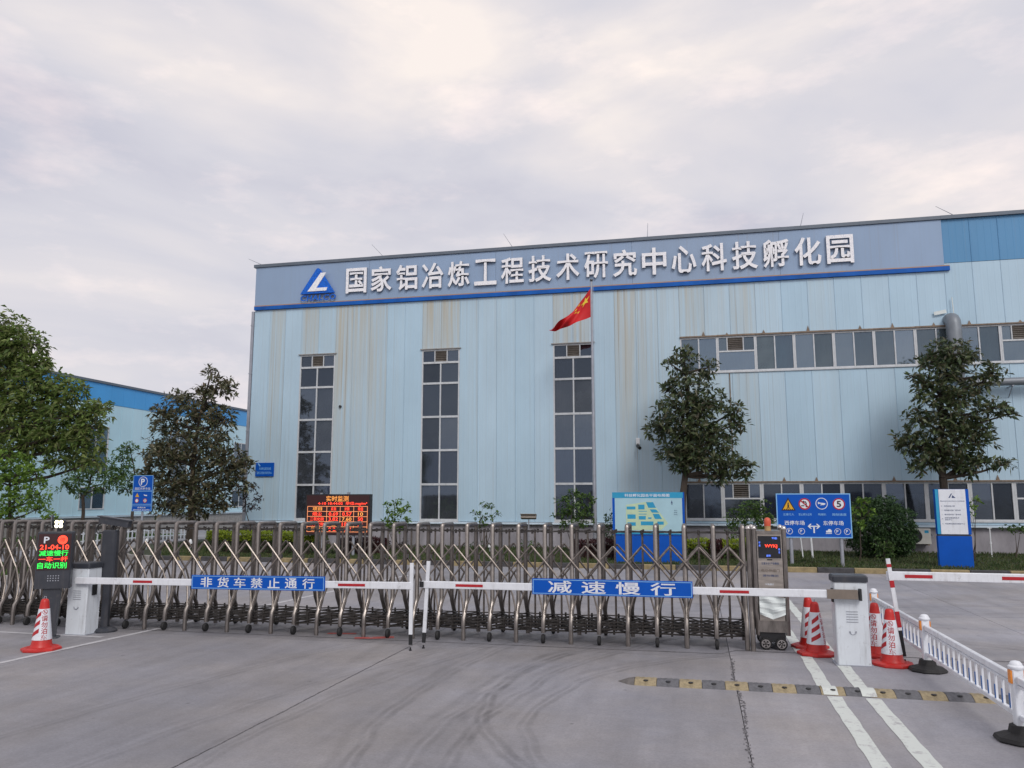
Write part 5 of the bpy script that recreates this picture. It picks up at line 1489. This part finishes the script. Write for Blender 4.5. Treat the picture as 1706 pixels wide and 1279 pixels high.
# ================================================================== THINGS ON THE HALL WALL
dc = thing('exhaust_duct', 'grey exhaust duct with elbow coming out through the upper window strip', 'duct', (9.78, YF, 6.3))
mb = MB(); mb.path([(0, .15, 2.66), (0, -.12, 2.66), (0, -.25, 2.63), (0, -.34, 2.54), (0, -.38, 2.40), (0, -.38, .45), (.06, -.38, .22), (.2, -.38, .16), (.5, -.38, .15)], [.27, .27, .27, .27, .27, .27, .2, .15, .15], 18); mb.build('duct_pipe', 'duct', dc, smooth=True)
mb = MB(); mb.path([(.5, -.38, .15), (12, -.38, .15)], .15, 14); mb.build('cross_pipe', 'duct', dc, smooth=True)
mb = MB()
for xx in (1.8, 4.6, 7.4, 10.2): mb.bb(xx - .03, xx + .03, -.56, 0, -.04, -.005); mb.path([(xx, -.5, -.02), (xx, -.02, -.4)], .02, 6)
mb.build('bracket', 'post_grey', dc)
mb = MB(); mb.path([(.12, -.12, 2.85), (.10, -.10, 3.55)], .02, 6); mb.box((-.35, -.08, 2.98), (.45, .02, .14), 0, Matrix.Rotation(R(-10), 3, 'Y')); mb.build('foil_patch', 'sticker', dc)
sc_ = thing('security_camera', 'small black and white security camera on the hall wall beside the tree', 'camera', (-2.32, YF - .03, 4.45))
mb = MB(); mb.cbox(-.08, .08, -.10, .04, -.12, .14, .015); mb.build('junction_box', 'white_paint', sc_)
mb = MB(); mb.path([(0, -.08, -.10), (0, -.22, -.18)], .03, 8); mb.path([(0, -.18, -.2), (.10, -.42, -.30)], .07, 12); mb.build('camera_body', 'black', sc_, smooth=True)
vt = atY(567, 677, YF - .02)
o = MB(); o.lathe([(.05, -.06), (.06, -.05), (.06, .05)], 12, axis='y'); o = o.build('vent_pipe', 'black', None, (vt.x, YF - .02, vt.z), smooth=True)
tag(o, 'tiny round black pipe end in the wall right of the first tall window', 'pipe')
def ac(x, z, label, y=YF - .42):
    a = thing('air_conditioner', label, 'air conditioner', (x, y, z), 'outdoor air conditioner units')
    mb = MB(); mb.cbox(-.42, .42, 0, .30, .04, .60, .02); mb.build('casing', 'ac_white', a)
    mb = MB(); mb.prism(ring_poly(-.12, .32, .235, 28), -.006, 0); mb.build('fan_opening', 'black', a)
    mb = MB()
    for r_ in (.06, .10, .14, .18, .22): ring(mb, -.12, .32, r_ - .004, r_ + .004, -.014, -.008, 24)
    for k in range(8): th = k * math.pi / 8; bar2(mb, (-.12 - .23 * math.cos(th), .32 - .23 * math.sin(th)), (-.12 + .23 * math.cos(th), .32 + .23 * math.sin(th)), .007, -.020, -.0145)
    mb.build('fan_grille', 'dark_grey', a)
    mb = MB(); mb.bb(.20, .34, -.004, 0.0, .44, .54); mb.build('rating_label', 'map_cyan', a)
    mb = MB(); mb.bb(-.36, -.30, .02, .42, -.02, .038); mb.bb(.30, .36, .02, .42, -.02, .038); mb.build('bracket', 'rust', a)
    mb = MB(); mb.path([(.43, .12, .3), (.52, .14, .28), (.55, .3, .34), (.55, .44, .36)], .022, 6); mb.build('hose', 'post_grey', a)
ac(8.02, .40, 'white outdoor air conditioner below the lower windows beside the directory sign')
ac(12.65, .38, 'white outdoor air conditioner at the right edge of the picture')
fl = thing('flood_light', 'small grey flood light on a stand before the hall between second and third windows', 'lamp', (-6.7, 32.2, .09))
mb = MB(); mb.path([(0, 0, -.05), (0, 0, 1.18)], .025, 8); mb.build('stand', 'post_grey', fl)
mb = MB(); mb.box((0, -.02, 1.30), (.62, .16, .17), 0, Matrix.Rotation(R(-25), 3, 'X')); mb.box((0, -.06, 1.385), (.66, .24, .02), 0, Matrix.Rotation(R(-12), 3, 'X')); mb.build('lamp_head', 'louver', fl)

# ================================================================== VEGETATION
def leaves_mesh(name, P, Nrm, L, Wd, mat, droop=0.0, rng=None):
    """P (n,3) leaf base, Nrm (n,3) leaf direction; folded four-point leaves"""
    n = len(P)
    d = Nrm / np.linalg.norm(Nrm, axis=1, keepdims=True)
    up = rng.normal(size=(n, 3)) * .6 + np.array([0, 0, 1.0])
    s = np.cross(d, up); s /= np.linalg.norm(s, axis=1, keepdims=True) + 1e-9
    nn = np.cross(s, d)
    L = L[:, None]; Wd = Wd[:, None]
    tip = P + d * L + np.array([0, 0, -1.0]) * (droop * L)
    mid = P + d * L * .5 - nn * L * .05
    a = mid + s * Wd * .5 + nn * Wd * .16
    b_ = mid - s * Wd * .5 + nn * Wd * .16
    V = np.stack([P, a, tip, b_], 1).reshape(-1, 3)
    me = bpy.data.meshes.new(name)
    me.vertices.add(4 * n); me.vertices.foreach_set('co', V.astype(np.float32).ravel())
    idx = np.arange(n)[:, None] * 4
    F3 = np.concatenate([idx + np.array([[0, 1, 2]]), idx + np.array([[0, 2, 3]])], 1).reshape(-1)
    me.loops.add(6 * n); me.loops.foreach_set('vertex_index', F3.astype(np.int32))
    me.polygons.add(2 * n); me.polygons.foreach_set('loop_start', np.arange(0, 6 * n, 3).astype(np.int32)); me.polygons.foreach_set('loop_total', np.full(2 * n, 3, np.int32))
    me.materials.append(M[mat]); me.update(calc_edges=True); me.validate()
    return me
def px_blob(x, y, rx, ry, Y, dy=0.0, depth=1.0):
    """an ellipsoid of foliage: centre pixel at depth Y (+dy), pixel radii -> metres"""
    c = atY(x, y, Y + dy); dist = (c - Vector((0, 0, CAMH))).length
    k = dist / 1345.0
    k *= 1.0
    return (np.array(c), np.array([rx * k, max(rx, ry) * k * depth, ry * k]))
def rosettes(blobs, dens, Lr, mat, rng, k=7, wr=.36, spread=1.0, droop=.12, name='crown', shell=.45, origin=(0, 0, 0)):
    Ps, Ds, Ls = [], [], []
    for c, r in blobs:
        n = max(6, int(dens * (r[0] * r[1] * r[2]) ** (2 / 3)))
        u = rng.normal(size=(n, 3)); u /= np.linalg.norm(u, axis=1, keepdims=True)
        rad = (rng.random(n) ** shell)[:, None]
        rag = 1 + .16 * np.sin(u[:, :1] * 7 + c[0]) * np.cos(u[:, 2:] * 6 + c[2])
        ctr = c + u * rad * r * rag
        ax = u * .75 + np.array([0, 0, .55]) + rng.normal(size=(n, 3)) * .30
        ax /= np.linalg.norm(ax, axis=1, keepdims=True)
        for q in range(k):
            rn = rng.normal(size=(n, 3)); t_ = rn - ax * (rn * ax).sum(1, keepdims=True); t_ /= np.linalg.norm(t_, axis=1, keepdims=True) + 1e-9
            el = rng.uniform(.15, .9, (n, 1))
            Ds.append(t_ * spread + ax * el); Ps.append(ctr + rng.normal(size=(n, 3)) * Lr * .16); Ls.append(rng.uniform(.45, 1.25, n) * Lr)
    P = np.concatenate(Ps) - np.array(origin); Dd = np.concatenate(Ds); L = np.concatenate(Ls)
    return leaves_mesh(name, P, Dd, L, L * wr, mat, droop, rng)
def limb(mb, p, q, r0, r1, rng, sag=.1, n=5):
    p, q = Vector(p), Vector(q); pts, rr = [], []
    off = Vector(rng.normal(size=3) * (q - p).length * .06)
    for i in range(n + 1):
        f = i / n
        pts.append(p.lerp(q, f) + off * math.sin(f * math.pi) + Vector((0, 0, (q - p).length * sag * math.sin(f * math.pi) * -.4)))
        rr.append(r0 + (r1 - r0) * f)
    mb.path(pts, rr, 6)
    return pts
def tree(name, label, cat, base, fork_h, tr, blobs, dens, Lr, mat, seed, group=None, k=7, wr=.36, droop=.12, multi=False, shell=.45, spread=1.0):
    rng = np.random.default_rng(seed)
    t_ = thing(name, label, cat, (base[0], base[1], .08), group)
    O = np.array([base[0], base[1], .08])
    trunk = MB()
    top_i = int(np.argmax([c[2] for c, r in blobs])); topc = blobs[top_i][0] - O
    fork = Vector((topc[0] * .12, topc[1] * .12, fork_h))
    if not multi:
        limb(trunk, (0, 0, -.15), fork, tr, tr * .8, rng, 0)
        tp = limb(trunk, fork, topc, tr * .75, tr * .16, rng, 0, 7)
    else:
        tp = [fork] * 8
    for bi, (c, r) in enumerate(blobs):
        if bi == top_i and not multi:
            continue
        cl_ = Vector(c - O)
        if multi: s_ = Vector((rng.normal() * .05, rng.normal() * .05, 0))
        else:
            cand = [q for q in tp if q.z < cl_.z - .15] or [fork]; s_ = cand[-1]
        limb(trunk, s_, cl_, tr * (.45 if not multi else .8), tr * .12, rng)
    for c, r in blobs:
        for q in range(7):
            u = rng.normal(size=3); u /= np.linalg.norm(u)
            a_ = c - O - u * r * .1; b_ = c - O + u * r * rng.uniform(.6, .95)
            limb(trunk, a_, b_, tr * .13 + .004, .005, rng, n=3)
    trunk.build('trunk', 'bark', t_, smooth=True)
    me = rosettes(blobs, dens, Lr, mat, rng, k, wr, droop=droop, origin=O, shell=shell, spread=spread)
    link('crown', me, t_)
    return t_

# evergreen before the hall, left of the lower window strip
Y5 = 31.2
B = [px_blob(*q, Y5) for q in [(1140, 595, 22, 18), (1180, 612, 14, 16), (1118, 606, 13, 11), (1148, 640, 36, 26), (1118, 645, 14, 12), (1130, 680, 42, 26), (1178, 672, 36, 26), (1222, 682, 18, 14), (1228, 704, 17, 13),
                               (1105, 712, 32, 22), (1150, 722, 50, 36), (1192, 728, 40, 26), (1130, 752, 36, 20), (1175, 764, 44, 24), (1215, 772, 32, 16), (1242, 776, 13, 9), (1135, 775, 22, 12), (1200, 795, 26, 9), (1240, 792, 14, 6)]]
b5 = atY(1143, 860, Y5)
tree('evergreen_tree', 'dark evergreen broadleaf tree behind the site plan board', 'tree', (b5.x, Y5), 2.9, .15, B, 185, .25, 'leaf_magnolia', 5, 'evergreen trees before the hall')
Y6 = 30.8
B = [px_blob(*q, Y6) for q in [(1580, 588, 36, 22), (1604, 598, 22, 16), (1552, 602, 18, 14), (1580, 625, 28, 18), (1540, 640, 16, 16), (1522, 628, 12, 8), (1652, 622, 22, 14), (1632, 640, 22, 12), (1560, 660, 34, 18), (1600, 660, 30, 16), (1650, 680, 24, 16), (1680, 690, 13, 8),
                               (1530, 700, 24, 18), (1580, 700, 40, 26), (1620, 712, 32, 22), (1505, 738, 16, 14), (1540, 740, 36, 22), (1585, 745, 40, 26), (1630, 735, 24, 12), (1550, 772, 34, 16), (1600, 770, 30, 14), (1640, 770, 26, 9), (1678, 772, 14, 6), (1605, 788, 20, 6)]]
b6 = atY(1572, 860, Y6)
tree('evergreen_tree', 'dark evergreen broadleaf tree behind the tall directory sign', 'tree', (b6.x, Y6), 2.75, .16, B, 185, .25, 'leaf_magnolia', 6, 'evergreen trees before the hall')
Y3 = 30.0
B = [px_blob(*q, Y3) for q in [(352, 622, 12, 12), (368, 645, 26, 18), (340, 655, 20, 14), (300, 668, 26, 18), (272, 690, 22, 18), (330, 690, 40, 26), (368, 700, 26, 24), (285, 718, 30, 22), (345, 740, 46, 30), (262, 752, 30, 22), (300, 765, 46, 28), (375, 770, 36, 26), (408, 775, 16, 14),
                               (250, 790, 22, 16), (290, 810, 44, 24), (345, 808, 46, 26), (395, 808, 20, 20), (275, 842, 28, 20), (325, 845, 36, 20), (370, 840, 22, 14)]]
b3_ = atY(316, 870, Y3)
tree('evergreen_tree', 'bronze tinged evergreen tree left of the hall corner', 'tree', (b3_.x, Y3), 1.9, .17, B, 165, .25, 'leaf_bronze', 3, 'evergreen trees before the hall')
# big tree at far left
bed2 = struct(sheet_poly('planting_bed', [(-40, 17.7), (-17.6, 17.7), (-17.6, 20.9), (-40, 20.9)], .09, 'soil'))
for q in range(12):
    for yy in (17.62, 20.98):
        s = MB(); s.cbox(-29.5 + q * .99 + .005, -29.5 + (q + 1) * .99 - .005, yy - .07, yy + .07, -.1, .14, .015); s.build('kerb_stone', 'kerb_grey', kerb)
for q in range(3):
    s = MB(); s.cbox(-17.6, -17.46, 17.7 + q * 1.06 + .005, 17.7 + (q + 1) * 1.06 - .005, -.1, .14, .015); s.build('kerb_stone', 'kerb_grey', kerb)
Y1 = 19.4
B = [px_blob(*q, Y1) for q in [(5, 560, 40, 34), (40, 575, 34, 26), (-30, 600, 50, 40), (60, 605, 22, 16), (20, 620, 46, 30), (70, 640, 40, 24), (120, 650, 24, 18), (160, 684, 30, 14), (110, 690, 46, 26), (50, 680, 52, 34), (-10, 680, 50, 40), (150, 712, 26, 14), (90, 730, 46, 24), (140, 740, 30, 18), (40, 735, 40, 24), (110, 766, 30, 12), (150, 770, 18, 10), (-40, 740, 40, 30)]]
b1 = atY(-25, 900, Y1)
tree('broadleaf_tree', 'big broadleaf tree with long drooping leaves at the left edge', 'tree', (b1.x, Y1), 2.6, .17, B, 330, .20, 'leaf_loquat', 1, k=7, wr=.34, droop=.28)
Y0 = 18.6
B = [px_blob(*q, Y0) for q in [(20, 765, 30, 16), (60, 790, 24, 18), (15, 800, 34, 22), (-20, 790, 30, 30), (65, 822, 20, 18), (25, 835, 34, 18), (62, 848, 20, 10), (0, 858, 30, 12), (85, 862, 12, 6)]]
b0 = atY(15, 940, Y0)
tree('small_tree', 'small bright green tree under the big tree at the left edge', 'tree', (b0.x, Y0), 1.1, .07, B, 330, .13, 'leaf_bright', 2, k=6, wr=.5)
Y2 = 34.0
B = [px_blob(*q, Y2) for q in [(130, 795, 26, 16), (115, 812, 16, 10), (165, 782, 24, 16), (150, 760, 16, 12), (185, 800, 22, 16), (165, 815, 18, 8), (135, 822, 14, 6)]]
b2 = atY(133, 880, Y2)
tree('small_tree', 'slender young tree with bare lower trunk before the blue wing', 'tree', (b2.x, Y2), 2.1, .09, B, 190, .18, 'leaf_mid', 12, k=6, wr=.42)
Y2 = 35.0
B = [px_blob(*q, Y2) for q in [(205, 765, 20, 20), (215, 745, 14, 10), (195, 790, 24, 14), (225, 795, 14, 18), (210, 815, 16, 8)]]
b2 = atY(222, 880, Y2)
tree('small_tree', 'young green tree just left of the bronze evergreen', 'tree', (b2.x, Y2), 1.9, .08, B, 190, .18, 'leaf_mid', 13, k=6, wr=.42)
Y4 = 31.0
B = [px_blob(*q, Y4) for q in [(420, 812, 10, 9), (408, 828, 9, 9), (430, 832, 9, 10), (418, 846, 14, 8)]]
b4 = atY(416, 905, Y4)
tree('plum_shrub', 'thin dark purple leaved shrub at the left corner of the hall', 'shrub', (b4.x, Y4), .9, .03, B, 300, .12, 'leaf_plum', 14, k=5, wr=.5)

def bush(name, label, x, y, Y, blobs, mat, seed, Lr=.10, dens=170, multi=True, cat='shrub', tr=.025, k=6, shell=.45):
    b_ = atY(x, y, Y)
    return tree(name, label, cat, (b_.x, Y), .25, tr, [px_blob(*q, Y) for q in blobs], dens * 2.2, Lr * 1.15, mat, seed, multi=multi, k=k, wr=.5, shell=shell)
bush('sapling', 'leafy sapling just right of the LED board', 662, 925, 30.4, [(660, 838, 8, 8), (645, 845, 8, 8), (676, 848, 10, 7), (660, 855, 16, 8), (648, 866, 14, 7), (678, 866, 8, 6), (660, 878, 18, 7)], 'leaf_bright', 21, .13, 120)
bush('sapling', 'sparse sapling between the second and third tall windows', 808, 925, 30.6, [(806, 842, 7, 8), (818, 846, 6, 6), (792, 856, 8, 6), (828, 856, 8, 5), (808, 862, 12, 7), (800, 874, 12, 6)], 'leaf_mid', 22, .12, 90)
bush('sapling', 'bushy young tree in front of the third tall window', 955, 925, 30.2, [(953, 822, 12, 9), (940, 835, 16, 9), (968, 828, 12, 9), (982, 832, 9, 10), (955, 846, 26, 10), (940, 858, 18, 8), (975, 860, 18, 10), (955, 872, 26, 8)], 'leaf_mid', 23, .12, 130)
bush('shrub', 'dark twiggy shrub below the sapling right of the LED board', 640, 935, 29.6, [(630, 905, 14, 12), (650, 912, 16, 14), (672, 908, 12, 12), (690, 918, 10, 8)], 'leaf_plum', 24, .08, 70)
bush('shrub', 'dark low shrub behind the middle of the gate', 790, 935, 30.5, [(775, 915, 10, 10), (796, 912, 14, 12), (812, 922, 10, 8)], 'leaf_dark', 25, .08, 90)
bush('shrub', 'rounded green shrub left of the flagpole base', 884, 930, 30.0, [(876, 906, 10, 10), (888, 910, 10, 12), (880, 920, 14, 8)], 'leaf_mid', 26, .08, 120)
bush('round_bush', 'big round dark green bush right of the blue direction sign', 1466, 925, 30.2, [(1466, 876, 50, 44), (1440, 890, 30, 32), (1494, 892, 26, 30), (1462, 850, 30, 18), (1480, 905, 32, 20)], 'leaf_dark', 27, .075, 900, k=5, shell=.20)
bush('sapling', 'light green sapling leaning over the round bush beside the direction sign', 1433, 925, 28.4, [(1428, 845, 12, 8), (1440, 836, 12, 7), (1422, 860, 10, 8), (1446, 855, 12, 8), (1434, 872, 10, 6)], 'leaf_bright', 28, .12, 110, multi=False, tr=.03)
bush('shrub', 'small grey green shrub in front of the round bush', 1476, 928, 28.0, [(1470, 908, 14, 10), (1484, 912, 14, 12), (1474, 922, 18, 8)], 'leaf_mid', 29, .07, 170)
bush('shrub', 'green shrub below the lower windows left of the gate end', 1245, 925, 31.0, [(1228, 862, 20, 16), (1250, 848, 20, 16), (1272, 845, 14, 14), (1262, 868, 22, 16), (1235, 885, 26, 16), (1280, 866, 14, 12)], 'leaf_mid', 30, .10, 190)
bush('shrub', 'dark conical shrub at the left edge of the site plan board', 1018, 925, 30.8, [(1018, 862, 10, 12), (1012, 878, 14, 12), (1020, 895, 16, 12)], 'leaf_dark', 31, .08, 200)
bush('sapling', 'thin sprout with few pale leaves right of the directory sign', 1622, 925, 29.0, [(1626, 834, 8, 4), (1618, 842, 6, 4), (1616, 858, 5, 5)], 'leaf_bright', 32, .12, 60)
bush('shrub', 'small shrub beside the air conditioner at the right edge', 1690, 925, 31.6, [(1690, 880, 16, 6), (1700, 884, 14, 6)], 'leaf_mid', 33, .09, 120)

def hedge(label, x0, x1, yc, dep, h, top, low, seed):
    """clipped hedge: leaf-covered box; young growth on top"""
    rng = np.random.default_rng(seed)
    t_ = thing('hedge', label, 'hedge', ((x0 + x1) / 2, yc, .08), 'clipped hedges on the lawn')
    w_ = x1 - x0
    for nm, mt, zl, zh, dn in (('lower_leaves', low, .02, h * .72, 1500), ('top_growth', top, h * .62, h, 2600)):
        n = int(dn * w_ * (dep + h) * .5)
        P = np.stack([rng.uniform(-w_ / 2, w_ / 2, n), rng.uniform(-dep / 2, dep / 2, n), rng.uniform(zl, zh, n)], 1)
        face = rng.integers(0, 3, n)
        P[face == 0, 1] = -dep / 2 + rng.uniform(-.04, .08, (face == 0).sum())
        if nm == 'top_growth': P[face == 1, 2] = h + rng.uniform(-.07, .035, (face == 1).sum()) + .03 * np.sin(P[face == 1, 0] * 5)
        e_ = face == 2; P[e_, 0] = np.sign(P[e_, 0]) * w_ / 2 * rng.uniform(.9, 1.02, e_.sum())
        Dd = rng.normal(size=(n, 3)) + np.array([0, -.5, .5]); L = rng.uniform(.045, .085, n)
        link(nm, leaves_mesh(nm, P, Dd, L, L * .55, mt, .05, rng), t_)
    mb = MB(); mb.bb(-w_ / 2 + .1, w_ / 2 - .1, -dep / 2 + .12, dep / 2 - .1, 0, h - .14); mb.build('twigs', 'bark', t_)
hedge('long clipped hedge with yellow green top left of the LED board', -18.0, -13.5, 27.6, .9, .80, 'leaf_yellow', 'leaf_dark', 41)
hedge('dark red clipped hedge under the LED board', -12.9, -11.3, 28.2, .8, .55, 'leaf_purple', 'leaf_purple', 42)
hedge('dark red clipped hedge left of the site plan board', -4.15, -2.75, 27.6, .8, .62, 'leaf_purple', 'leaf_purple', 43)
hedge('short yellow green hedge touching the left side of the site plan board', -2.70, -1.9, 28.0, .7, .60, 'leaf_yellow', 'leaf_dark', 44)
hedge('yellow topped hedge right of the site plan board', -.45, .30, 27.9, .8, .66, 'leaf_yellow', 'leaf_mid', 45)
hedge('dark red hedge between the two yellow topped ones', .30, .75, 27.9, .8, .64, 'leaf_purple', 'leaf_purple', 46)
hedge('yellow topped hedge behind the gate end post', .75, 1.65, 27.9, .8, .66, 'leaf_yellow', 'leaf_mid', 47)

# grass
rng = np.random.default_rng(99)
n = 60000
gx = rng.uniform(-23, 16, n); gy_ = 25.15 + (33.3 - 25.15) * rng.random(n) ** 1.3
ok = (gx > -18.6) | ((gy_ - 25.2) > (-18.6 - gx) * 1.35)
gx, gy_ = gx[ok], gy_[ok]; n = len(gx)
P = np.stack([gx, gy_, np.full(n, .085)], 1); Dd = rng.normal(size=(n, 3)) * .45 + np.array([0, 0, 1.0]); Dd[:, 2] = np.abs(Dd[:, 2]) + .2
clump = .55 + .45 * np.sin(gx * 1.7 + 1.3 * np.sin(gy_ * 2.1)) * np.sin(gy_ * 1.9 + np.sin(gx))
L = rng.uniform(.05, .13, n) * (0.75 + .7 * np.clip(clump, 0, 1))
go = link('grass', leaves_mesh('grass', P, Dd, L, np.full(n, .026), 'grass', .1, rng)); struct(go, 'stuff')
n = 14000
gx = np.concatenate([rng.uniform(-30, -17.7, n // 2), rng.uniform(-33.3, -27.4, n // 2)]); gy_ = np.concatenate([rng.uniform(17.8, 20.8, n // 2), rng.uniform(25, 39.8, n // 2)])
P = np.stack([gx, gy_, np.full(n, .085)], 1); Dd = rng.normal(size=(n, 3)) * .5 + np.array([0, 0, 1.0]); Dd[:, 2] = np.abs(Dd[:, 2]) + .2
go = link('ground_cover', leaves_mesh('ground_cover', P, Dd, rng.uniform(.08, .25, n), np.full(n, .05), 'leaf_mid', .1, rng)); struct(go, 'stuff')

# ================================================================== SMALL YARD THINGS
def lawn_lamp(x, y, label, h=.30):
    r_ = thing('lawn_lamp', label, 'lamp', (x, y, .08), 'small white lawn lamps')
    mb = MB(); mb.path([(0, 0, -.05), (0, 0, h * .5)], .018, 8); mb.build('stem', 'post_grey', r_)
    mb = MB(); mb.lathe([(.03, 0), (.075, .02), (.07, .10), (.045, .17), (.01, .20)], 12, (0, 0, h * .5)); mb.build('globe', 'white_paint', r_, smooth=True)
for (x, y, Y, lb_) in [(816, 908, 30.0, 'small white lawn lamp below the sparse sapling'), (318, 890, 28.5, 'small white lawn lamp behind the hedge at left'), (244, 905, 28.5, 'small white lawn lamp beside the parking sign pole')]:
    p = atY(x, y, Y); lawn_lamp(p.x, Y, lb_, .36 if Y > 29 else .5)
gp = thing('standpipe', 'thin white standpipe with cross handle on the lawn at right', 'pipe', (10.02, 31.7, .08))
mb = MB(); mb.path([(0, 0, -.05), (0, 0, 1.0)], .022, 8); mb.path([(-.07, 0, 1.0), (.07, 0, 1.0)], .014, 6); mb.path([(0, 0, .45), (0, 0, .53)], .034, 8); mb.build('pipe', 'white_paint', gp)
for i, (xa, xb, lb_) in enumerate([(1350, 1354, 'straight white plastic stake under the direction sign'), (1332, 1338, 'short bent white stake under the direction sign')]):
    a, b_ = atY(xa, 893, 29.5), atY(xb, 925, 29.5)
    o = MB(); o.path([(a.x - b_.x, 0, 1.05), ((a.x - b_.x) * .4, .02, .5), (0, 0, -.05)], .035 if i == 0 else .022, 8); o = o.build('support_stake', 'white_paint', None, (b_.x, 29.5, .08)); tag(o, lb_, 'stake', 'white plastic stakes')
pf = thing('picket_fence', 'low white plastic fence along the bed before the blue wing', 'fence', (-27.1, 34, 0))
for z0 in (.18, .50):
    mb = MB(); mb.bb(-.02, .02, -5, 6, z0, z0 + .05); mb.build('rail', 'rail_white', pf)
pm_ = MB(); pm_.bb(.022, .036, -.04, .04, 0, .62); PM_ = pm_.mesh('picket', 'rail_white')
for k in range(38): link('picket', PM_, pf, (0, -4.95 + k * .295, 0))
